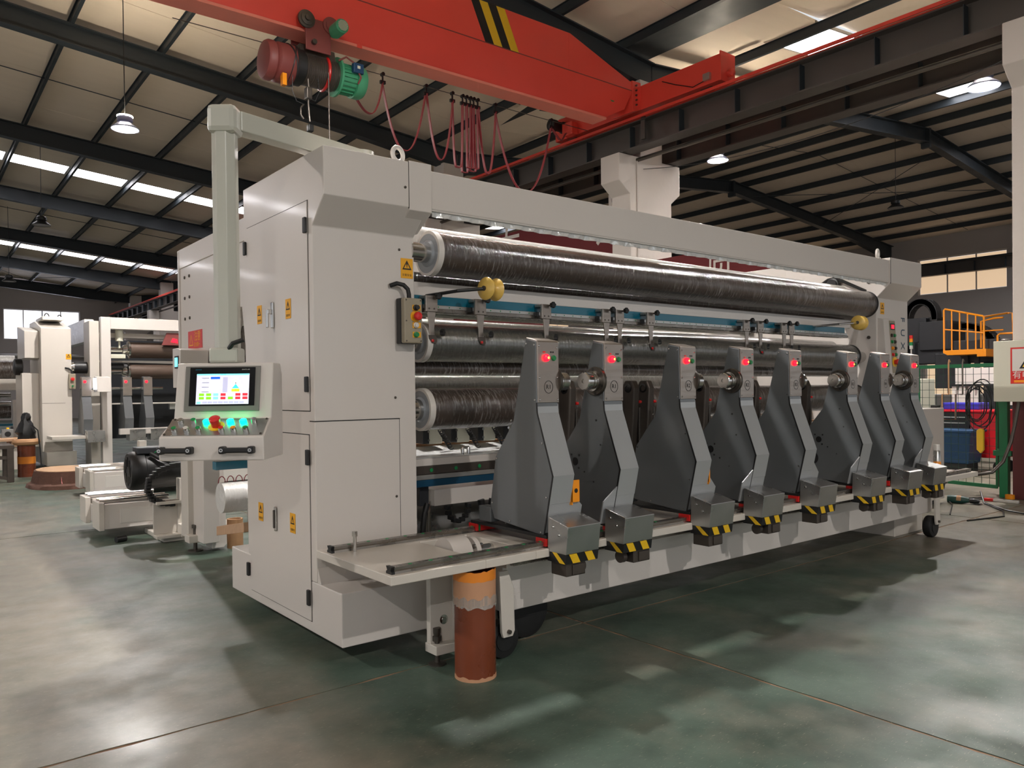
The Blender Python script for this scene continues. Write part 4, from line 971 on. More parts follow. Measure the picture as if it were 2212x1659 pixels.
# post and swivel arm (post straight above the console)
def octo(r_): return [(r_*math.cos(math.pi/8+k*math.pi/4), r_*math.sin(math.pi/8+k*math.pi/4)) for k in range(8)]
O('post', B().prism([(u-.02, v+.02) for u, v in octo(.066)], 'z', cz(1.72), cz(2.86)), GREYW, co, .003, 0)
O('post_socket', B().prism([(-.095, -.055), (.055, -.055), (.055, .07), (-.095, .07)], 'z', cz(1.655), cz(1.735)), GREYW, co, .012, 0)
O('clamp_lever', B().tube([(.01, -.045, cz(1.73)), (.035, -.065, cz(1.755)), (.09, -.055, cz(1.775))], .012, 10), BLACK, co)
O('elbow', B().prism([(-.092, -.055), (.06, -.055), (.06, .095), (-.092, .095)], 'z', cz(2.85), cz(3.0)), GREYW, co, .03, 0)
ca, sa = math.cos(R(38)), math.sin(R(38))
def wl(x, y, z):   # world offset from the post to console space
    dx, dy = x-1.40, y-4.13; return (dx*ca-dy*sa, dx*sa+dy*ca, cz(z))
ax0, ax1 = (1.46, 4.165), (2.36, 4.40)
O('swivel_arm', B().beam(wl(ax0[0], ax0[1], 2.935), wl(ax1[0], ax1[1], 2.935), .095, .105), GREYW, co, .006, 0)
O('arm_bearing', B().cyl(wl(2.33, 4.40, 2.862), wl(2.33, 4.40, 2.99), .07, 28), GREYW, co)
# housing: side profile (y,z) widening to the button tray
def loft(secs):
    """secs: list of (y,z,xl,xr) walking round the side profile"""
    b = B(); n = len(secs); vs = [(s_[2], s_[0], cz(s_[1])) for s_ in secs]+[(s_[3], s_[0], cz(s_[1])) for s_ in secs]
    return b.add(vs, [tuple(range(n)), tuple(range(2*n-1, n-1, -1))]+[(i, n+i, n+(i+1) % n, (i+1) % n) for i in range(n)])
xl, xr = -.28, .24
hs = loft([(-.235, 1.165, xl, xr), (-.235, 1.282, xl, xr), (-.10, 1.372, xl+.02, xr), (-.052, 1.655, xl+.026, xr), (.07, 1.655, xl+.026, xr), (.10, 1.60, xl+.02, xr), (.10, 1.165, xl, xr)])
O('housing', hs, WHITE, co, .006, 0)
# button tray plate
ty = Vector((0, .135, .09)).normalized(); tn = Vector((0, -ty.z, ty.y))
def tray(u, v): return Vector((u, -.235, cz(1.282)))+ty*v+tn*.001
O('button_plate', rect(tray((xl+xr)/2+.004, .081), (1, 0, 0), ty, xr-xl-.03, .14, .003), STAINL, co, 0, 0)
def bt(u, v, m, r_=.0145, h=.022, rim=CHROME, nm='push_button'):
    o = O(nm, B().lathe(tray(u, v)+tn*.003, tn, [(r_, 0), (r_, h), (r_*.85, h+.001)], 20), rim, co)
    O('button_cap', B().lathe(tray(u, v)+tn*(.003+h), tn, [(r_*.86, 0), (r_*.8, .003), (0, .004)], 20), m, o)
bt(xl+.065, .045, GREENP); bt(xl+.125, .045, BARE); bt(xl+.185, .045, GREENP); bt(xl+.30, .045, REDP); bt(xl+.36, .045, ORANGE); bt(xl+.42, .045, GREENP)
bt(xl+.075, .115, STAINL); bt(xl+.14, .115, GREENP); bt(xl+.445, .115, STAINL)
for u in (.205, .325, .39): bt(xl+u, .115, LEDC, .018, .014, LEDG, 'lit_button')
O('stop_collar', B().lathe(tray(xl+.262, .085)+tn*.003, tn, [(.04, 0), (.04, .003), (0, .003)], 28), YELLOW, co)
O('stop_button', B().lathe(tray(xl+.262, .085)+tn*.006, tn, [(.022, 0), (.024, .02), (.028, .03), (.028, .045), (.022, .05), (0, .051)], 28), REDP, co, label='red mushroom stop button')
for (u, v) in ((xl+.022, .02), (xl+.50, .02), (xl+.035, .145), (xl+.50, .145)): O('plate_screw', B().lathe(tray(u, v)+tn*.003, tn, [(.006, 0), (.006, .003)], 10), STEEL, co)
# handles
for u in (xl+.092, xr-.125):
    h_ = O('handle', B().box((u-.075, -.285, cz(1.205)), (u+.075, -.27, cz(1.232))).box((u-.085, -.285, cz(1.20)), (u-.055, -.235, cz(1.237))).box((u+.055, -.285, cz(1.20)), (u+.085, -.235, cz(1.237))), BLACK, co, .008, 0)
    for d in (-.07, .07): O('handle_screw', B().lathe((u+d, -.285, cz(1.219)), NY, [(.009, 0), (.009, .001), (.005, .001), (.005, -.001), (0, -.001)], 14), CHROME, h_)
# touch screen
sy = Vector((0, .048, .283)).normalized(); sn = Vector((0, -sy.z, sy.y)); SC = Vector(((xl+xr)/2+.004, -.10, cz(1.372)))
def sp_(u, v, k=0.): return SC+Vector((1, 0, 0))*u+sy*v+sn*k
O('screen_bezel', rect(sp_(0, .152, 0), (1, 0, 0), sy, .385, .235, .008), mat('bezel_grey', (118, 116, 110), .4, .3, .04, 8), co, .002, 0)
O('screen_glass', rect(sp_(.0, .162, .008), (1, 0, 0), sy, .335, .200, .002), BLACKG, co, 0, 0)
def emi(nm, c, e=1.6): return mat(nm, c, .4, 0, .01, 3, emit=e, emitc=c)
SW = emi('screen_white', (214, 212, 232), .55); SCY = emi('screen_cyan', (120, 236, 250), .9); SB = emi('screen_blue', (10, 84, 214), .9)
SGN = emi('screen_green', (120, 240, 20), .9); SR = emi('screen_red', (240, 40, 52), .85); SY = emi('screen_yellow', (250, 212, 40), .9)
SP = emi('screen_pale', (250, 240, 228), .75); SD = mat('screen_ink', (70, 74, 84), .6); SGR = emi('screen_lilac', (188, 186, 214), .5)
dsp = O('display', rect(sp_(.003, .149, .010), (1, 0, 0), sy, .270, .158, .001), SW, co, 0, 0, label='lit touch-screen picture')
DW, DH = .270, .158
def dp(fx, fy, k=.0115): return sp_(.003+(fx-.5)*DW, .149+(.5-fy)*DH, k)
def el(nm, fx, fy, fw_, fh, m, k=.0112): return O(nm, rect(dp(fx, fy, k), (1, 0, 0), sy, fw_*DW, fh*DH, .0003), m, dsp, 0, 0)
el('title_bar', .5, .025, .99, .05, SCY); el('value_field', .355, .135, .175, .075, SB)
for k in range(6): el('value_field', .35, .225+k*.067, .185, .052, SP)
el('form_panel', .545, .36, .09, .5, SGR, .0111)
for fx, m, rows in ((.105, SGN, (0, 1)), (.24, SGN, (0, 1)), (.375, SCY, (0, 1)), (.515, SR, (0, 1)), (.655, SGN, (1,)), (.795, SR, (0, 1)), (.93, SR, (0, 1))):
    for r_ in rows: el('soft_key', fx, .685+.115*r_, .095, .085, m)
el('soft_key', .055, .95, .075, .07, SCY)
for k in range(8): el('menu_key', .17+k*.1, .94, .085, .06, SGR)
O('gauge_dial', B().lathe(dp(.745, .31, .0112), sn, [(.0225*1.0, 0), (.0225, .0003)], 32), SP, dsp, 0, 0)
O('gauge_arc', B().tube([dp(.745, .31, .0116)+Vector((1, 0, 0))*.017*math.cos(a)+sy*.017*math.sin(a) for a in [R(-40+260*i/24) for i in range(25)]], .0006, 5), GREENM, dsp)
q = B(); c0, c1, c2 = dp(.745, .33, .0118), dp(.68, .48, .0118), dp(.81, .48, .0118); q.add([c0, c1, c2, c0+sn*.0003, c1+sn*.0003, c2+sn*.0003], [(0, 1, 2), (5, 4, 3), (0, 3, 4, 1), (1, 4, 5, 2), (2, 5, 3, 0)])
O('gauge_needle_fan', q, emi('screen_sky', (56, 196, 232), .9), dsp, 0, 0)
O('gauge_hub', B().lathe(dp(.745, .31, .012), sn, [(.003, 0), (.003, .0004)], 16), SD, dsp)
el('speed_field', .745, .545, .15, .09, SY, .0116)
text('screen_text', '5', SD, dsp, dp(.745, .545, .0121), .011, (1, 0, 0), sy, .0003)
text('screen_text', 'SIEMENS', TEAL, co, sp_(-.125, .250, .0101), .0085, (1, 0, 0), sy, .0004)
text('screen_text', 'SIMATIC HMI', BARE, co, sp_(.118, .250, .0101), .007, (1, 0, 0), sy, .0004)
text('screen_text', '主操作画面', SD, dsp, dp(.5, .027, .0117), .006, (1, 0, 0), sy, .0003)
for k in range(4): el('screen_line', .17, .14+k*.15, .13, .012, SD, .0114)

# ------------------------------------------------------------------ paper tube on the floor
tb = thing('cardboard_tube', 'brown cardboard core tube with torn orange-edged top standing on the floor', 'tube', (2.385, 3.335, 0))
n = 40
def shell(z0, z1, r0, r1, wob0=0, wob1=0, sd=1):
    rn = random.Random(sd); b = B(); vs = []; w0 = [rn.uniform(-wob0, wob0) for _ in range(n)]; w1 = [rn.uniform(-wob1, wob1) for _ in range(n)]
    for rr, zz, ww in ((r0, z0, w0), (r0, z1, w1), (r1, z1, w1), (r1, z0, w0)):
        for k in range(n): a = 2*math.pi*k/n; vs.append((2.385+rr*math.cos(a), 3.335+rr*math.sin(a), zz+ww[k]))
    return b.add(vs, [(i*n+k, i*n+(k+1) % n, ((i+1) % 4)*n+(k+1) % n, ((i+1) % 4)*n+k) for i in range(4) for k in range(n)])
O('tube_wall', shell(0.004, .562, .108, .094), TUBEB, tb)
O('paper_wrap', shell(.385, .520, .112, .108, .010, .002, 3), PAPER, tb, label='torn kraft paper sleeve')
O('orange_tape', shell(.515, .566, .1125, .108, .002, .004, 5), TAPEO, tb, label='orange tape band round the rim')
O('clear_film', shell(.38, .43, .1145, .112, .012, .012, 9), CLEARA, tb)
O('bottom_tape', shell(.0, .02, .110, .108, .0, .006, 11), PAPER, tb)
# ------------------------------------------------------------------ unwinding stand behind the machine
un = thing('unwinding_stand', 'white unwinding stand with side frame and leg behind the control console', 'machine', (5.4, 7.0, 0))
O('side_frame', B().prism([(5.25, 1.0), (5.25, 2.90), (8.05, 2.90), (8.05, .10), (7.45, .10), (7.42, .9), (7.05, 1.75), (6.65, 2.20), (6.35, 2.20), (6.1, 1.0)], 'x', 2.25, 2.40), WHITE, un, .006, 0, label='white left side frame')
O('frame_cap', B().box((2.24, 5.25, 2.72), (2.41, 8.06, 2.905)), WHITE, un, .004, 0)
O('frame_edge', B().box((2.235, 8.05, .1), (2.41, 8.09, 2.9)), WHITE, un, .004, 0)
for (y_, z_) in ((7.9, 2.62), (7.75, 2.62), (7.9, 2.42), (7.75, 2.42), (7.9, 2.22), (7.75, 2.22)): O('frame_bolt', B().lathe((2.25, y_, z_), NX, [(.016, 0), (.014, .01), (0, .012)], 12), STEEL, un)
O('gusset', B().prism([(7.35, .9), (7.35, 2.35), (6.9, 2.35), (7.2, 1.6)], 'x', 2.40, 2.52), GREYW, un, .004, 0)
O('side_frame', B().prism([(5.25, 1.0), (5.25, 2.95), (8.05, 2.95), (8.05, .10), (7.45, .10), (7.42, .9), (6.65, 2.0), (6.1, 1.0)], 'x', 8.5, 8.65), WHITE, un, .006, 0)
O('leg', B().prism([(2.36, .03), (2.36, .95), (2.40, 1.0), (2.47, 1.0), (2.50, .06), (2.47, .03)], 'y', 7.55, 7.75), WHITE, un, .004, 0)
O('leg_side', B().box((2.20, 7.74, .12), (2.37, 7.95, 1.0)), WHITE2, un, .004, 0)
O('access_panel', B().box((2.30, 7.735, .22), (2.365, 7.745, .50)), STEEL, un, 0, 0)
lf = O('levelling_foot', B().box((2.17, 7.62, .09), (2.33, 7.76, .16)), WHITE2, un, .005, 0)
O('levelling_bolt', B().lathe((2.25, 7.70, 0), PZ, [(.07, 0), (.07, .01), (.018, .015), (.018, .22), (.03, .22), (.03, .25), (0, .25)], 14), STEEL, lf)
rs = O('notice_sign', B().box((2.246, 7.385, 1.92), (2.25, 7.81, 2.09)), REDP, un, 0, 0, label='red and gold safety notice')
text('notice_text', '注意', STICK, rs, (2.2455, 7.52, 2.03), .10, (0, -1, 0), PZ, .001)
text('notice_text', '安全第一', STICK, rs, (2.2455, 7.53, 1.955), .045, (0, -1, 0), PZ, .001)
q = B(); T = [(2.2455, 7.78, 1.95), (2.2455, 7.65, 1.95), (2.2455, 7.715, 2.06)]; I = [(2.2455, 7.76, 1.96), (2.2455, 7.67, 1.96), (2.2455, 7.715, 2.04)]
q.add(T+I, [(0, 1, 4, 3), (1, 2, 5, 4), (2, 0, 3, 5)]); O('notice_triangle', q, STICK, rs, 0, 0)
O('cross_beam', B().box((2.40, 6.2, 2.55), (8.5, 6.4, 2.85)), WHITE, un, .004, 0)
O('rear_roller', B().cyl((2.4, 6.75, 1.95), (8.5, 6.75, 1.95), .13, 36), FILM, un)
O('rear_roller', B().cyl((2.4, 6.2, 1.55), (8.5, 6.2, 1.55), .11, 36), ROLLM, un)
O('rear_roller', B().cyl((2.4, 5.9, 2.25), (8.5, 5.9, 2.25), .10, 36), ROLLM, un)
O('rear_roller', B().cyl((2.2, 6.8, .60), (8.5, 6.8, .60), .13, 36), FILMW, un)
O('blue_bar', B().box((2.20, 6.9, .83), (8.5, 7.0, .90)), TEAL, un, .003, 0)
O('rail_bar', B().box((2.20, 6.9, .905), (8.5, 7.0, .95)), ALU, un, .003, 0)
sp2 = B()
for k in range(12):
    pts = [(2.24+k*.075+.03*math.cos(a), 6.88, .72+.055*math.sin(a)) for a in [R(200-20*i) for i in range(11)]]
    sp2.tube(pts, .004, 5)
O('hose_loops', sp2, LEADRED, un)
O('tilt_tray', B().prism([(6.35, .40), (6.95, .28), (6.95, .30), (6.35, .43)], 'x', 2.26, 8.3), STAINL, un, .002, 0)
O('tray_bracket', B().prism([(6.3, .37), (6.3, .45), (6.98, .33), (6.98, .25)], 'x', 2.22, 2.26), WOOD, un, .003, 0)
O('tray_post', B().cyl((2.34, 6.5, .42), (2.34, 6.5, .60), .018, 12), CHROME, un)
mo = O('drive_motor', B().lathe((1.93, 8.9, .69), PX_, [(.0, 0), (.185, .0), (.205, .03), (.205, .14), (.19, .15), (.19, .67), (.13, .70)], 36), BLACK, un, label='large black drive motor')
for k in range(8):
    a = 2*math.pi*k/8; O('fan_slot', B().box((1.924, 8.9+.10*math.cos(a)-.015, .69+.10*math.sin(a)-.05), (1.932, 8.9+.10*math.cos(a)+.015, .69+.10*math.sin(a)+.05)), BLACKG, mo, 0, 0)
O('terminal_box', B().box((2.0, 8.78, .87), (2.40, 9.0, .94)), DARKMETAL, mo, .01, 0)
O('motor_cable', B().tube([(2.12, 8.75, .88), (2.20, 8.70, .82), (2.35, 8.65, .76), (2.55, 8.6, .68)], .022, 8), BLACK, mo)
O('earth_wire', B().tube([(2.14, 8.76, .86), (2.18, 8.72, .91), (2.30, 8.70, .90), (2.42, 8.7, .88)], .006, 6), GREENP, mo)
# cable chain loop
cc = B()
cp_ = [(2.36, .78), (2.22, .77), (2.09, .73), (2.0, .64), (1.985, .54), (2.03, .45), (2.12, .40), (2.26, .38)]
for (x, z) in [(cp_[i][0]+(cp_[i+1][0]-cp_[i][0])*t/3, cp_[i][1]+(cp_[i+1][1]-cp_[i][1])*t/3) for i in range(7) for t in range(3)]:
    cc.box((x-.026, 8.30, z-.026), (x+.026, 8.37, z+.026))
O('cable_chain', cc, BLACK, un, .006, 0)
cr_ = O('cradle', B().prism([(8.25, .05), (8.25, .17), (8.38, .17), (8.38, .40), (8.30, .42), (8.30, .64), (8.42, .64), (8.44, .05)], 'x', 2.28, 2.34).box((2.05, 8.27, .05), (2.30, 8.42, .08)).box((2.05, 8.27, .39), (2.30, 8.42, .42)).box((2.05, 8.40, .08), (2.30, 8.42, .39)), WHITE2, un, .004, 0)
O('floor_plate', B().box((2.13, 8.35, .0), (3.0, 9.1, .05)), WHITE2, un, .006, 0)
def rail_unit(x0, x1, y0, y1, z0, z1):
    o = O('traverse_rail', B().box((x0+.05, y0, z0), (x1, y0+.32, z1-.04)).box((x0+.05, y1-.30, z0), (x1, y1, z1-.04)).box((x0+.03, y0+.1, z0+.02), (x1, y1-.1, z1-.09)), WHITE, un, .006, 0)
    O('end_plate', B().box((x0, y0-.01, z0-.01), (x0+.05, y0+.33, z1-.02)), WHITE2, o, .004, 0)
    O('end_plate', B().box((x0-.02, y1-.31, z0), (x0+.03, y1+.01, z1-.02)), WHITE2, o, .004, 0)
    for y_ in (y0+.08, y0+.22, y1-.2, y1-.06): O('round_rail', B().cyl((x0+.02, y_, z1-.015), (x1, y_, z1-.015), .024, 14), CHROME, o)
    O('side_recess', B().box((x0+.2, y0-.004, z0+.05), (x1, y0+.004, z1-.1)), BARE, o, .002, 0)
rail_unit(1.66, 2.36, 8.95, 9.85, .10, .40); rail_unit(2.21, 5.2, 12.5, 13.5, .10, .42)
O('support_post', B().box((2.9, 12.6, .1), (3.0, 12.75, .8)), WHITE2, un, .004, 0)

O('black_end_cap', B().lathe((1.76, 8.66, .032), (1, .35, 0), [(.0, 0), (.032, 0), (.032, .10), (.024, .10)], 20), BLACK, label='black plastic end cap lying on the floor before the white rails', cat='end cap')
t2 = thing('cardboard_tube', 'plain tan cardboard core standing behind the white stand leg', 'tube', (2.60, 7.62, 0))
O('tube_wall', B().lathe((2.60, 7.62, 0), PZ, [(.075, 0), (.075, .28), (.06, .28), (.06, 0)], 28, False), CARD, t2)
# second small console on the stand
sc2 = thing('small_console', 'small white console with lit screen fixed to the unwinding stand', 'control console', (2.08, 7.3, 1.6))
O('housing', B().prism([(7.16, 1.55), (7.12, 1.88), (7.22, 1.90), (7.36, 1.90), (7.36, 1.55)], 'x', 1.98, 2.22), WHITE, sc2, .006, 0)
O('screen', B().box((1.974, 7.17, 1.72), (1.98, 7.28, 1.83)), BLACK, sc2, 0, 0)
O('display', B().box((1.971, 7.185, 1.735), (1.9745, 7.265, 1.815)), SCY, sc2, 0, 0)

# ------------------------------------------------------------------ second machine, far left
m2 = thing('slitting_machine', 'second white slitting machine with brown rollers, farther back at the left', 'machine', (4.5, 18.5, 0))
Y2 = 18.2
O('cabinet', B().prism([(Y2, .35), (Y2, 2.86), (Y2+.9, 3.05), (Y2+1.6, 3.05), (Y2+1.6, .35)], 'x', 2.38, 2.92), WHITE2, m2, .01, 0)
O('cabinet_wing', B().prism([(Y2+.2, 2.25), (Y2+.2, 2.80), (Y2+1.3, 2.95), (Y2+1.3, 2.25)], 'x', 2.12, 2.38), WHITE2, m2, .01, 0)
O('cabinet_base', B().box((2.42, Y2-.25, .08), (2.95, Y2+1.6, .36)), WHITE2, m2, .006, 0)
O('head_cap', B().prism([(Y2+.25, 3.04), (Y2+.3, 3.12), (Y2+1.2, 3.12), (Y2+1.25, 3.04)], 'x', 2.45, 2.85), WHITE2, m2, .02, 0)
O('side_door', B().box((2.08, Y2+.3, .45), (2.38, Y2+1.3, 1.95)), WHITE2, m2, .006, 0)
O('cabinet_seam', B().box((2.385, Y2-.002, 1.33), (2.80, Y2+.01, 1.335)), SEAM, m2, 0, 0)
O('fan_motor', B().lathe((2.13, Y2+.6, 2.08), NX, [(.12, 0), (.17, .02), (.17, .14), (.13, .16), (0, .16)], 28), BLACK, m2)
O('bed_plate', B().box((2.45, Y2-.7, .62), (3.2, Y2-.05, .68)), WHITE2, m2, .004, 0)
O('post', B().box((3.41, Y2-.35, .03), (3.59, Y2-.17, 3.10)), WHITE, m2, .006, 0, label='white portal post')
O('post_inner', B().box((3.22, Y2-.2, .03), (3.40, Y2+.4, 3.02)), WHITE2, m2, .006, 0)
O('side_beam', B().prism([(Y2+.41, 2.62), (Y2+.41, 3.10), (Y2+3.6, 3.10), (Y2+3.6, 2.62)], 'x', 3.24, 3.42), FILMW, m2, .006, 0)
O('top_beam', B().box((3.6, Y2-.3, 2.86), (9.2, Y2-.1, 3.10)), WHITE, m2, .006, 0)
for (z0, z1, m) in ((2.70, 2.80, WHITE2), (2.10, 2.22, WHITE2), (1.28, 1.31, WHITE2)): O('cross_bar', B().box((3.42, Y2+.1, z0), (9.0, Y2+.25, z1)), m, m2, .004, 0)
O('rear_panel', B().box((3.45, Y2+1.2, .5), (9.0, Y2+1.25, 2.72)), DARKMETAL, m2, 0, 0)
for (y_, z_, r_) in ((Y2+.0, 2.44, .17), (Y2+.05, 1.98, .16)):
    o = O('brown_roller', B().cyl((4.02, y_, z_), (9.0, y_, z_), r_, 40), BROWNROLL, m2, label='wide brown paper-coloured roller')
    O('end_disc', B().lathe((3.98, y_, z_), PX_, [(.05, -.12), (.09, -.10), (.12, -.02), (r_*1.12, 0), (r_*1.12, .03)], 32), CHROME, o)
    O('shaft', B().cyl((3.5, y_, z_), (3.98, y_, z_), .06, 16), CHROME, o)
O('black_roller', B().cyl((2.98, Y2+.1, 2.06), (9.0, Y2+.3, 2.06), .12, 28), BLACK, m2)
O('roller_coupling', B().lathe((2.90, Y2+.1, 2.06), PX_, [(.08, 0), (.08, .03), (.11, .04), (.11, .08), (.07, .1)], 24), CHROME, m2)
O('air_cylinder', B().lathe((3.80, Y2-.12, 2.62), PZ, [(.02, -.15), (.02, 0), (.075, .0), (.075, .30), (.08, .31), (.08, .40), (.0, .40)], 20), IVORY, m2)
O('cylinder_head', B().lathe((3.80, Y2-.12, 2.92), PZ, [(.082, 0), (.082, .10), (.06, .12), (0, .12)], 20), BLACK, m2)
O('cylinder_bracket', B().box((3.58, Y2-.2, 2.25), (3.9, Y2-.05, 2.34)), IVORY, m2, .01, 0)
O('warning_lamp', B().prism([(4.62, 2.55), (4.72, 2.82), (4.98, 2.82), (5.06, 2.55)], 'y', Y2-.25, Y2-.18), REDD, m2, .004, 0)
O('lamp_glow', B().prism([(4.80, 2.62), (4.84, 2.70), (4.93, 2.68), (4.94, 2.60)], 'y', Y2-.255, Y2-.25), LEDR, m2, 0, 0)
for x in (3.02, 3.78, 4.18):
    a = O('winding_arm', B().prism([(Y2-.55, .70), (Y2-.62, 1.0), (Y2-.45, 1.45), (Y2-.45, 1.85), (Y2-.32, 1.87), (Y2-.2, 1.3), (Y2-.02, 1.05), (Y2-.02, .70)], 'x', x, x+.17), GREY, m2, .006, 0, label='grey winding arm')
    O('arm_face', B().box((x+.005, Y2-.46, 1.47), (x+.175, Y2-.45, 1.85)), STAIN, a, 0, 0)
    O('arm_lamp', B().lathe((x+.06, Y2-.46, 1.76), NY, [(.028, 0), (.02, .02), (0, .022)], 14), LEDR, a)
    O('arm_box', B().box((x+.02, Y2-.9, .55), (x+.33, Y2-.58, .78)), STAINL, a, .004, 0)
pk = O('pendant_box', B().box((2.86, Y2-.08, 1.62), (2.98, Y2-.0, 1.93)), PENDG, m2, .006, 0)
O('stop_button', B().lathe((2.92, Y2-.08, 1.82), NY, [(.035, 0), (.035, .03), (0, .035)], 16), REDP, pk)
O('green_button', B().lathe((2.92, Y2-.08, 1.68), NY, [(.018, 0), (.018, .02), (0, .022)], 14), GREENP, pk)
O('pendant_cable', B().tube([(2.92, Y2-.04, 1.93), (2.91, Y2-.04, 2.0), (2.86, Y2-.02, 2.04), (2.80, Y2, 2.05)], .018, 8), RUBBER, pk)
sticker(m2, (2.87, Y2-.201+.2, 2.28), (1, 0, 0), PZ, .10, .11, None, None)
O('console', B().prism([(Y2-.75, 1.55), (Y2-.70, 1.85), (Y2-.45, 1.87), (Y2-.40, 1.55)], 'x', 3.25, 3.50), WHITE, m2, .006, 0)
O('console_screen', B().box((3.22, Y2-.68, 1.60), (3.25, Y2-.5, 1.83)), PANE, m2, 0, 0)
O('spindle_bar', B().cyl((3.2, Y2-.3, 1.62), (4.6, Y2-.3, 1.62), .03, 14), CHROME, m2)
O('front_rail', B().box((3.62, Y2-.9, .68), (6.0, Y2-.78, .80)), WHITE, m2, .005, 0)
O('lower_film', B().box((4.9, Y2+.3, 1.15), (8.8, Y2+.4, 1.30)), CLEAR, m2, 0, 0)
for x in (2.62, 2.9): O('lifting_eye', B().ring((x+.0, Y2+.9+(x-2.6), 3.16), (1, -1, 0), .07, .012, 24, 8), STEEL, m2)
# third machine at the left edge
m3 = thing('roller_machine', 'white roller machine with crinkled film-wrapped top roller at the left edge', 'machine', (0.3, 21.5, 0))
O('wrapped_roller', B().cyl((-3.0, 21.6, 2.10), (2.3, 21.6, 2.10), .22, 36), FILM, m3)
O('film_cover', B().cyl((-3.0, 21.75, 2.28), (2.3, 21.75, 2.28), .16, 30), FILMW, m3)
O('cross_beam', B().box((-3.0, 21.3, 1.62), (2.35, 21.6, 1.88)), WHITE2, m3, .006, 0)
for z in (1.50, 1.30): O('steel_roller', B().cyl((-3.0, 21.6, z), (2.2, 21.6, z), .06, 24), CHROME, m3)
O('dark_roller', B().cyl((-3.0, 21.7, 1.12), (2.2, 21.7, 1.12), .16, 30), FILM, m3)
O('end_post', B().box((2.2, 21.2, .60), (2.40, 21.4, 1.40)), WHITE, m3, .006, 0)
O('blue_strip', B().box((-3.0, 21.3, .80), (2.2, 21.4, .85)), TEAL, m3, 0, 0)
O('base_beam', B().box((-3.0, 21.1, .30), (2.3, 21.6, .62)), WHITE2, m3, .006, 0)
O('wall_pipe', B().cyl((-4, 55.7, 3.9), (11, 55.7, 3.9), .12, 16), ALU, m3 if False else None, label='grey pipe along the far north wall under the window', cat='pipe')
# pallet with clamp blocks
pa = thing('pallet', 'wooden pallet carrying a row of clamp blocks at the left edge', 'pallet', (1.4, 19.0, 0))
for y_ in (18.62, 19.0, 19.38): O('deck_board', B().box((.6, y_-.09, .60), (2.05, y_+.09, .63)), WOOD, pa, 0, 0)
for x in (.7, 1.35, 1.95): O('block', B().box((x-.06, 18.55, .50), (x+.06, 19.45, .60)), WOOD, pa, 0, 0)
O('bottom_board', B().box((.6, 18.55, .47), (2.05, 19.45, .50)), WOOD, pa, 0, 0)
O('stand', B().box((.65, 18.6, 0), (2.0, 19.4, .47)), WHITE2, pa, .004, 0)
for k in range(5):
    x = 0.86+k*.245
    c = thing('clamp_block', 'grey clamp block with round bore on the pallet, %s from the left' % ordn[k], 'clamp block', (x, 18.75, .63), 'clamp blocks on the pallet')
    O('body', B().box((x-.1, 18.68, .63), (x+.1, 18.84, .82)), STAINL, c, .006, 0)
    O('bore', B().lathe((x, 18.68, .72), NY, [(.055, 0), (.055, .002), (0, .003)], 20), BLACK, c)
    O('lever', B().box((x+.06, 18.70, .82), (x+.1, 18.80, .87)), BLACK, c, .004, 0)
    O('clip', B().box((x-.02, 18.70, .82), (x+.03, 18.80, .85)), YELLOW, c, .004, 0)
# workbench edge at far left
tbn = thing('work_table', 'worn steel-legged work table at the left edge', 'table', (1.2, 16.2, 0))
O('table_top', B().box((.2, 15.9, .58), (1.66, 16.7, .64)), DIRTYSTEEL, tbn, .004, 0)
for (x, y_) in ((1.60, 15.95), (1.60, 16.62), (.3, 15.95), (.3, 16.62)): O('leg', B().box((x-.05, y_-.05, 0), (x+.05, y_+.05, .58)), DIRTYSTEEL, tbn, .003, 0)
O('stretcher', B().box((.3, 15.93, .40), (1.6, 15.97, .46)), DIRTYSTEEL, tbn, 0, 0)
O('brace', B().beam((.5, 15.95, .35), (1.58, 15.95, .06), .04, .05), DIRTYSTEEL, tbn, 0, 0)
O('plank', B().box((.1, 16.9, .66), (1.9, 17.5, .70)), WOOD, label='pale wooden board lying across trestles at the left edge', cat='board')
O('trestle', B().box((.3, 17.0, 0), (1.5, 17.4, .66)), DIRTYSTEEL, label='dark trestle block carrying the pale board', cat='trestle')
# brown tube with a black bag
bt2 = thing('cardboard_tube', 'tall brown cardboard tube with a folded rim beside the far white cabinet', 'tube', (1.95, 16.9, 0))
O('tube_wall', B().lathe((1.95, 16.9, 0), PZ, [(.145, 0), (.145, .62), (.125, .62), (.125, 0)], 30, False), TUBEB, bt2)
O('paper_rim', B().ring((1.95, 16.9, .64), PZ, .17, .06, 26, 8), CARD, bt2)
O('orange_band', B().lathe((1.95, 16.9, .24), PZ, [(.147, 0), (.147, .13)], 30, False), TAPEO, bt2)
bg_ = B().lathe((1.95, 16.9, .64), PZ, [(.15, 0), (.14, .12), (.16, .18), (.10, .34), (.055, .40), (.07, .46), (.05, .52), (0, .54)], 14)
rn = random.Random(4); bg_.v = [(x+rn.uniform(-.025, .025), y+rn.uniform(-.025, .025), z) for x, y, z in bg_.v]
O('bin_bag', bg_, BLACK, label='black bag standing in the brown tube', cat='bag')
O('cable_on_tube', B().tube([(2.03, 16.78, .95), (2.12, 16.76, .85), (2.15, 16.74, .5), (2.16, 16.72, .15), (2.10, 16.7, .02)], .012, 6), BLACK, label='thin black cable running down beside the brown tube', cat='cable')
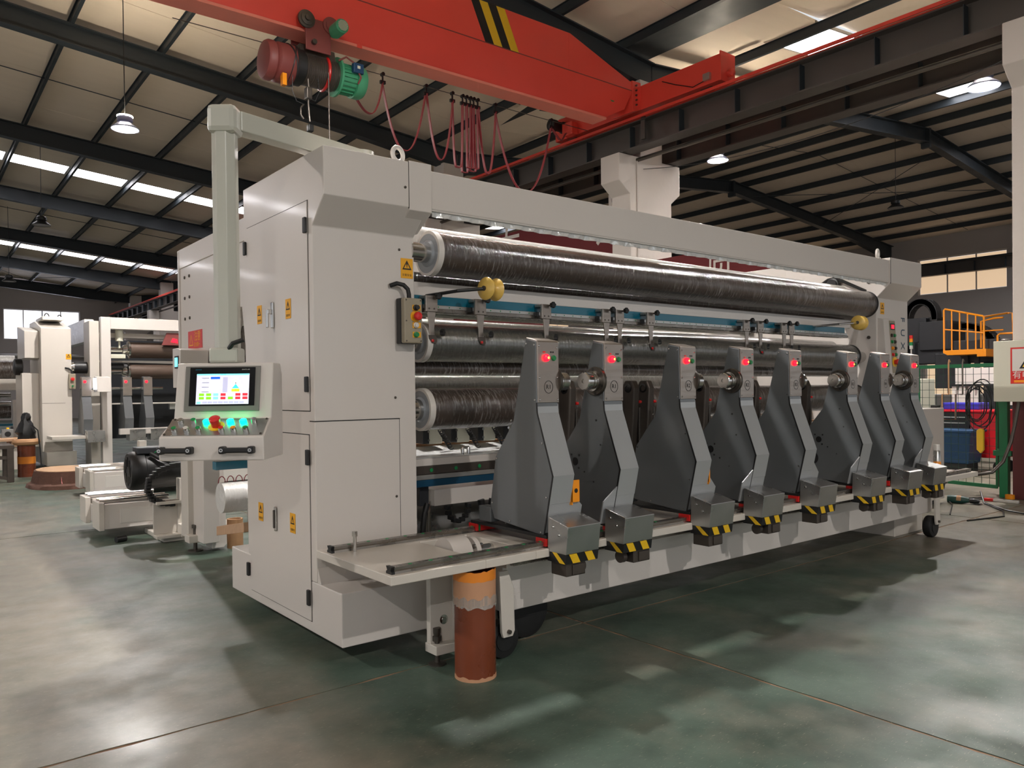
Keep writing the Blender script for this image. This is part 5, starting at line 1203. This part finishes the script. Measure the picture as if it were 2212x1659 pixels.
# log slab
lg = thing('log_slab', 'thick bark-edged wood slab lying on the floor with a red tag', 'wood slab', (2.2, 14.6, 0))
rn = random.Random(12); n = 30
def blob(rx, ry, z, j): return [(2.25+rx*math.cos(2*math.pi*k/n)*(1+rn.uniform(-j, j)), 14.75+ry*math.sin(2*math.pi*k/n)*(1+rn.uniform(-j, j)), z) for k in range(n)]
v = blob(.56, .75, 0, .02)+blob(.54, .72, .06, .03)+blob(.48, .66, .09, .03)+blob(.44, .62, .27, .03)
O('bark', B().add(v, [tuple(range(n-1, -1, -1)), tuple(range(3*n, 4*n))]+[(i*n+k, i*n+(k+1) % n, (i+1)*n+(k+1) % n, (i+1)*n+k) for i in range(3) for k in range(n)]), BARK, lg)
v = [(x, y, .272) for x, y, z in blob(.425, .60, .27, .02)]; v2 = [(x, y, .282) for x, y, z in v]
O('cut_face', B().add(v+v2, [tuple(range(n, 2*n))]+[(k, (k+1) % n, n+(k+1) % n, n+k) for k in range(n)]), WOOD, lg, 0, 0)
O('red_tag', B().prism([(14.10, .04), (14.12, .04), (14.20, .24), (14.18, .25)], 'x', 2.10, 2.13), REDP, lg, 0, 0)

# ------------------------------------------------------------------ right-hand side: end cabinet, fence, electric box
eb = thing('end_cabinet', 'plain white sheet-metal cabinet beyond the right end of the machine', 'cabinet', (9.8, 4.8, 0))
O('body', B().box((9.12, 4.36, .06), (10.46, 5.3, 1.205)), WHITE, eb, .006, 0)
O('foot_frame', B().box((9.16, 4.40, 0), (10.42, 5.26, .06)), DARKMETAL, eb, 0, 0)
sticker(eb, (9.62, 4.359, .62), (1, 0, 0), PZ, .10, .15)
O('top_latch', B().box((10.40, 4.42, 1.205), (10.50, 4.5, 1.235)), BLACK, eb, .004, 0)
def fence(p, q, label, gate=False, h0=.10, h1=1.76):
    p = Vector(p); q = Vector(q); d = (q-p).normalized(); L_ = (q-p).length
    t = thing('mesh_fence', label, 'fence', (p.x, p.y, 0), 'green wire mesh fence panels')
    P = lambda s_, z: (p.x+d.x*s_, p.y+d.y*s_, z)
    O('frame', B().beam(P(0, h0), P(L_, h0), .03, .05).beam(P(0, h1), P(L_, h1), .03, .05).beam(P(0, h0), P(0, h1), .05, .03).beam(P(L_, h0), P(L_, h1), .05, .03), GREENF, t, .002, 0)
    wm = B(); k = 1
    while k*.11 < L_: wm.beam(P(k*.11, h0), P(k*.11, h1), .005, .005); k += 1
    k = 1
    while h0+k*.11 < h1: wm.beam(P(0, h0+k*.11), P(L_, h0+k*.11), .005, .005); k += 1
    O('wire_mesh', wm, WIRE, t, 0, 0)
    if not gate:
        for s_ in (.1, L_-.1): O('foot', B().beam(P(s_, 0), P(s_, h0), .05, .03), GREENF, t, 0, 0)
    else: O('hinge', B().beam((11.52, 4.06, .60), (p.x, p.y, .60), .03, .05).beam((11.52, 4.06, 1.4), (p.x, p.y, 1.4), .03, .05), GREENF, t, 0, 0)
    return t
fence((11.77, 4.22), (12.0, 5.36), 'green wire mesh gate leaf standing ajar before the tool carts', True)
for k in range(4): fence((12.02, 5.50+k*1.2), (12.02, 6.64+k*1.2), 'green wire mesh fence panel behind the rollers, %s after the gate' % ordn[k])
gp = thing('gate_post', 'dark green square gate post beside the electric box', 'post', (11.50, 4.03, 0))
O('post', B().box((11.46, 3.99, 0), (11.56, 4.09, 1.75)), GREENF, gp, .003, 0)
O('latch', B().box((11.45, 3.94, .55), (11.50, 4.16, .62)), GREENF, gp, .003, 0)
ebx = thing('electric_box', 'ivory electric distribution box with danger sign mounted on the edge column', 'electric box', (11.28, 3.72, 1.27))
O('box', B().box((11.20, 3.30, 1.27), (11.40, 4.06, 2.05)), IVORY, ebx, .008, 0)
O('cable_gland', B().lathe((11.3, 3.96, 2.05), PZ, [(.05, 0), (.05, .02), (.03, .03), (0, .03)], 16), STEEL, ebx)
sg = O('danger_sign', B().box((11.196, 3.40, 1.50), (11.2, 3.86, 1.96)), REDP, ebx, 0, 0, label='danger sign with yellow triangle')
O('sign_face', B().box((11.1945, 3.42, 1.66), (11.1965, 3.84, 1.94)), BARE, sg, 0, 0)
q = B().prism([(3.76, 1.69), (3.50, 1.69), (3.63, 1.915)], 'x', 11.1925, 11.195); O('sign_triangle', q, BLACK, sg, 0, 0)
q = B().prism([(3.725, 1.71), (3.535, 1.71), (3.63, 1.875)], 'x', 11.191, 11.1930); O('sign_triangle_inner', q, YELLOW, sg, 0, 0)
O('sign_bolt', B().prism([(3.63, 1.85), (3.60, 1.78), (3.625, 1.78), (3.61, 1.72), (3.66, 1.79), (3.635, 1.79), (3.65, 1.85)], 'x', 11.190, 11.1915), BLACK, sg, 0, 0)
text('sign_text', '有电危险', BARE, sg, (11.1955, 3.63, 1.605), .105, (0, -1, 0), PZ, .001)
O('sign_caption', B().box((11.1945, 3.44, 1.515), (11.196, 3.82, 1.545)), ORANGE, sg, 0, 0)
O('grey_cable', B().tube([(10.75, 4.25, .38), (10.95, 4.18, .33), (11.12, 4.05, .36), (11.20, 3.95, .50), (11.26, 3.88, .75), (11.29, 3.84, 1.0), (11.30, 3.80, 1.27)], .022, 10), STEEL, label='thick grey cable curving up into the ivory electric box', cat='cable')
# hanging frames and coiled cables on the gate
for k, (y_, m, lb) in enumerate(((4.86, CARD, 'tan rectangular wire hook frame hung on the green gate'), (4.66, STEEL, 'dark rectangular wire hook frame hung on the green gate'))):
    x = 11.80+.2*(y_-4.22)
    O('hook_frame', B().tube([(x-.06, y_, 1.82), (x-.09, y_, 1.85), (x-.11, y_, 1.80), (x-.11, y_, 1.36), (x-.11, y_-.09, 1.36), (x-.11, y_-.09, 1.0), (x-.11, y_+.09, 1.0), (x-.11, y_+.09, 1.36), (x-.11, y_, 1.36)], .011, 6), m, label=lb, cat='hook frame')
rn = random.Random(5)
cl = thing('coiled_cable', 'coil of black cables hung over the green gate with a yellow pendant below', 'cable', (11.75, 4.42, .7))
for k in range(5):
    c0 = 4.42+rn.uniform(-.05, .05); rr = rn.uniform(.14, .22); zz = 1.20+rn.uniform(-.05, .05)
    O('cable_loop', B().tube([(11.72+rn.uniform(-.02, .02), c0+rr*.8*math.cos(a), zz+rr*1.5*math.sin(a)) for a in [2*math.pi*i/26 for i in range(26)]], .008, 6, True), BLACK, cl)
O('yellow_pendant', B().prism([(4.36, .60), (4.40, .55), (4.45, .60), (4.45, .86), (4.42, .89), (4.38, .89), (4.36, .86)], 'x', 11.68, 11.73), YELLOW, cl, .008, 0, label='yellow pendant control')
# tool carts behind the fence
tc = thing('tool_cart', 'red tool cart behind the green mesh gate', 'tool cart', (14.6, 5.6, 0))
O('body', B().box((14.5, 5.15, .25), (15.1, 5.62, 1.02)), REDC, tc, .01, 0)
O('top_tray', B().box((14.45, 5.12, 1.02), (15.15, 6.3, 1.06)), REDC, tc, .01, 0)
O('drawer_unit', B().box((14.52, 5.64, .62), (15.1, 6.28, 1.02)), BLACK, tc, .006, 0)
for z in (.72, .82, .92): O('drawer_handle', B().box((14.50, 5.70, z), (14.52, 6.2, z+.02)), CHROME, tc, 0, 0)
for (x, y_) in ((14.6, 5.2), (15.0, 5.2), (14.6, 6.2), (15.0, 6.2)): O('castor', B().cyl((x-.02, y_, .10), (x+.02, y_, .10), .10, 16), BLACK, tc)
bb = thing('blue_bin', 'dark blue plastic bin behind the mesh gate below the red cart', 'bin', (14.1, 5.75, 0))
O('bin_body', B().add([(13.9, 5.42, .18), (14.4, 5.42, .18), (14.4, 6.02, .18), (13.9, 6.02, .18), (13.85, 5.36, .72), (14.45, 5.36, .72), (14.45, 6.08, .72), (13.85, 6.08, .72)], [(0, 3, 2, 1), (4, 5, 6, 7), (0, 1, 5, 4), (1, 2, 6, 5), (2, 3, 7, 6), (3, 0, 4, 7)]), BLUEP, bb, .02, 0)
O('bin_rim', B().box((13.83, 5.34, .70), (14.47, 6.10, .74)), BLUEP, bb, .01, 0)
O('bin_base', B().box((13.92, 5.45, 0), (14.38, 6.0, .18)), BLACK, bb, .01, 0)
O('blue_crate', B().box((14.55, 5.5, 1.06), (15.0, 6.1, 1.18)), BLUEV, label='bright violet-blue plastic tray on the red tool cart', cat='tray', bevel=.015, smooth=0)
tbd = thing('tool_board', 'white perforated tool board with hanging sheets behind the mesh gate', 'tool board', (15.6, 5.6, .9))
O('board', B().box((15.60, 4.7, 1.50), (15.64, 6.3, 1.80)), BARE, tbd, .004, 0)
O('sheet', B().box((15.58, 5.9, 1.10), (15.60, 6.35, 1.46)), BARE, tbd, 0, 0); O('sheet', B().box((15.58, 5.0, 1.12), (15.60, 5.5, 1.46)), BARE, tbd, 0, 0)
O('hook_rail', B().box((15.56, 4.7, 1.47), (15.62, 6.4, 1.50)), BLACK, tbd, 0, 0)
for k in range(10): O('tool', B().cyl((15.55, 4.8+k*.16, 1.47), (15.55, 4.8+k*.16, 1.40), .02, 8), STEEL, tbd)
O('board_leg', B().box((15.62, 4.75, 0), (15.68, 4.82, 1.5)), DARKMETAL, tbd, 0, 0); O('board_leg', B().box((15.62, 6.2, 0), (15.68, 6.27, 1.5)), DARKMETAL, tbd, 0, 0)
O('grey_bench', B().box((16.0, 3.6, 0), (17.4, 5.4, .48)), DARKMETAL, label='low dark machine base behind the green gate post', cat='machine base', bevel=.02, smooth=0)
O('grey_machine_cabinet', B().box((15.2, 7.0, 0), (16.4, 8.8, 1.62)), IVORY, label='ivory machine enclosure behind the mesh fence', cat='cabinet', bevel=.02, smooth=0)
# spray cans on the bed end
for k, (x, y_, lb) in enumerate(((8.28, 3.66, 'white-capped spray can leaning back on the bed end, left one'), (8.38, 3.56, 'white-capped spray can on the bed end, right one'))):
    s_ = thing('spray_can', lb, 'spray can', (x, y_, .62), 'spray cans on the bed end')
    dr = (.16, .10, 1)
    O('can', B().lathe((x, y_, .625), dr, [(.034, 0), (.036, .005), (.036, .185), (.03, .20)], 20), STAINL, s_)
    O('cap', B().lathe((x+.031, y_+.0195, .82), dr, [(.034, 0), (.033, .06), (.03, .063), (0, .063)], 20), BARE, s_)
    O('label_band', B().lathe((x+.005, y_+.003, .66), dr, [(.0365, 0), (.0365, .05)], 20, False), ORANGE, s_)
O('stop_screw', B().lathe((8.42, 3.94, .62), PZ, [(.010, 0), (.010, .085), (.015, .085), (.015, .112), (0, .112)], 14), CHROME, bed)
# grinder, power strip, cables, tape on the floor
gr = thing('angle_grinder', 'green and black angle grinder lying on the floor by the end cabinet', 'power tool', (10.58, 4.2, 0))
O('motor_body', B().lathe((10.50, 4.34, .05), (.25, -1, -.02), [(.045, 0), (.05, .03), (.05, .16), (.04, .19), (.03, .24)], 20), mat('tool_green', (28, 66, 58), .45), gr)
O('gear_head', B().lathe((10.56, 4.10, .04), (.2, -1, 0), [(.03, 0), (.035, .05), (.02, .10), (0, .11)], 16), BLACK, gr)
O('disc', B().lathe((10.57, 4.02, .012), (0, 0, 1), [(.055, 0), (.055, .006)], 24), BLACK, gr)
O('cord', B().tube([(10.5, 4.34, .05), (10.46, 4.30, .02), (10.3, 4.2, .01), (9.9, 4.05, .01), (9.5, 3.9, .01)], .008, 6), BLACK, gr)
O('name_band', B().lathe((10.525, 4.24, .05), (.25, -1, -.02), [(.0505, 0), (.0505, .05)], 20, False), CARD, gr)
psn = thing('power_strip', 'white power strip with red plug on the floor under the electric box', 'power strip', (11.05, 3.85, 0))
O('strip_body', B().box((11.00, 3.72, 0), (11.06, 4.0, .035)), BARE, psn, .006, 0)
O('red_plug', B().box((10.99, 4.0, 0), (11.05, 4.11, .035)), REDP, psn, .006, 0)
for y_ in (3.78, 3.88): O('socket', B().box((11.02, y_-.01, .035), (11.035, y_+.01, .036)), BLACK, psn, 0, 0)
O('strip_lead', B().tube([(11.02, 4.1, .015), (11.0, 4.2, .01), (11.05, 4.3, .01), (11.2, 4.2, .01)], .007, 6), BLACK, psn)
O('tape_roll', B().lathe((11.36, 3.93, .005), PZ, [(.035, 0), (.055, 0), (.055, .055), (.035, .055), (.035, 0)], 24, False), ORANGE, label='roll of orange tape on the floor at the column foot', cat='tape')
O('floor_cable', B().tube([(9.2, 3.6, .008), (9.8, 3.45, .008), (10.2, 3.6, .008), (10.6, 3.95, .02), (10.75, 4.05, .15)], .009, 6), BLACK, label='black cable looping over the floor right of the machine', cat='cable')
O('floor_cable', B().tube([(10.7, 4.0, .02), (10.3, 3.6, .008), (10.15, 3.35, .008), (10.4, 3.2, .008), (11.2, 3.2, .008), (12.4, 3.3, .008)], .009, 6), BLACK, label='black cable running out of the picture at the right edge', cat='cable')
# ------------------------------------------------------------------ black gantry machine in the far bay
ga = thing('gantry_machine', 'large charcoal gantry milling machine with cable chain in the far bay', 'machine', (22, 9.5, 0))
O('cross_beam', B().box((21.4, 7.6, 2.05), (22.2, 13.5, 2.62)), DARKMETAL, ga, .02, 0)
O('beam_front', B().box((21.3, 8.3, 1.4), (21.5, 9.1, 2.30)), DARKMETAL, ga, .02, 0)
O('upper_box', B().box((21.5, 9.4, 2.62), (22.4, 10.6, 3.28)), DARKMETAL, ga, .02, 0)
O('spindle_head', B().box((21.0, 9.75, 1.9), (21.6, 10.6, 2.55)), BLACK, ga, .03, 0)
O('saddle', B().box((21.3, 8.7, 2.4), (22.2, 9.5, 3.15)), DARKMETAL, ga, .02, 0)
O('ram', B().box((21.7, 9.2, 2.6), (22.1, 9.45, 3.3)), BLACK, ga, .01, 0)
for z in (2.62, 2.80, 2.98): O('gauge', B().lathe((21.49, 10.15, z), NX, [(.06, 0), (.06, .02), (0, .03)], 16), PENDG, ga)
ccx = B()
for i in range(33):
    a = R(200-220*i/32) if False else math.pi*(1-i/32)
    y_, z = 9.62-.34*math.cos(a)*-1 if False else 9.58+.36*math.cos(math.pi-a), 3.30+.42*math.sin(a)
    ccx.box((21.55, y_-.075, z-.075), (21.85, y_+.075, z+.075))
for k in range(9): ccx.box((21.55, 9.15, 3.28-.09*k-.075), (21.85, 9.29, 3.28-.09*k+.06)); ccx.box((21.55, 9.87, 3.28-.09*k-.075), (21.85, 10.01, 3.28-.09*k+.06))
O('cable_chain', ccx, BLACK, ga, .01, 0)
cc2 = B()
for i in range(25):
    a = math.pi/2*(i/24); cc2.box((21.6, 8.55-.75*math.sin(a)-.08, 2.35+.65*math.cos(a)-.08), (21.9, 8.55-.75*math.sin(a)+.08, 2.35+.65*math.cos(a)+.08))
O('cable_chain', cc2, BLACK, ga, .01, 0)
sl_ = O('signal_tower', B().cyl((21.2, 9.65, 2.30), (21.2, 9.65, 2.45), .018, 10), BARE, ga)
for k, m in enumerate((BARE, GREENP, ORANGE, REDP)): O('signal_segment', B().cyl((21.2, 9.65, 2.45+k*.09), (21.2, 9.65, 2.54+k*.09), .045, 14), m, sl_)
O('column', B().box((21.5, 13.0, 0), (22.4, 14.0, 2.6)), DARKMETAL, ga, .02, 0); O('column', B().box((21.7, 7.3, 0), (22.3, 8.1, 2.05)), DARKMETAL, ga, .02, 0)
O('bed', B().box((19.5, 8.2, 0), (24, 12.8, .8)), DARKMETAL, ga, .03, 0)
yr = thing('yellow_platform', 'yellow railed service platform beside the charcoal gantry machine', 'platform', (20.7, 8.0, 2.35))
O('platform_edge', B().prism([(8.52, 2.28), (8.52, 2.34), (7.55, 2.34), (7.55, 2.16), (7.75, 2.16), (7.75, 2.22), (8.42, 2.22)], 'x', 20.4, 21.3), ORANGE, yr, .004, 0)
def rail(path, r_=.024): O('rail', B().tube(path, r_, 8), ORANGE, yr)
RXp = 20.42
rail([(RXp, 8.50, 2.30), (RXp, 8.50, 3.33), (RXp, 8.48, 3.36), (RXp, 7.62, 3.12), (RXp, 7.60, 3.08), (RXp, 7.60, 2.2)])
rail([(RXp, 8.50, 2.86), (RXp, 7.60, 2.72)], .018)
for k in range(1, 5): rail([(RXp, 8.50-.18*k, 2.30), (RXp, 8.50-.18*k, 3.35-.05*k)], .018)
rail([(RXp, 7.60, 3.10), (RXp+.9, 7.42, 3.22), (RXp+.9, 7.30, 3.22), (RXp+.9, 7.27, 2.3)])
rail([(RXp+.9, 8.0, 2.4), (RXp+.9, 8.0, 3.06), (RXp+.9, 7.7, 3.12), (RXp+.9, 7.5, 3.12)])
rail([(RXp+.9, 8.0, 2.82), (RXp+.9, 7.5, 2.82)], .018); rail([(RXp+.4, 7.45, 2.2), (RXp+.4, 7.45, 2.66), (RXp+.4, 7.40, 2.7), (RXp+.4, 7.1, 2.7)])
O('support_strut', B().box((20.9, 7.9, 0), (21.0, 8.0, 2.2)), DARKMETAL, yr, 0, 0)
# ivory control cabinet and grey machines glimpsed between the rollers
ic = thing('switch_cabinet', 'pale green switch cabinet with warning labels glimpsed below the steel roller', 'cabinet', (6.2, 14.6, 0))
O('body', B().box((5.8, 14.4, 0), (6.6, 14.9, 1.95)), IVORY, ic, .01, 0)
O('yellow_label', B().box((6.15, 14.395, 1.70), (6.3, 14.4, 1.80)), YELLOW, ic, 0, 0); O('red_label', B().box((6.1, 14.395, 1.50), (6.35, 14.4, 1.66)), ORANGE, ic, 0, 0)
gm = thing('grey_machine', 'blue-grey machine housing glimpsed between the rollers behind the stand', 'machine', (8.6, 14.6, 0))
O('body', B().box((7.2, 14.2, 0), (10.2, 15.2, 1.6)), GREYL, gm, .02, 0)
O('hood', B().prism([(14.2, 1.6), (14.5, 2.0), (15.2, 2.0), (15.2, 1.6)], 'x', 7.6, 9.6), GREY, gm, .02, 0)
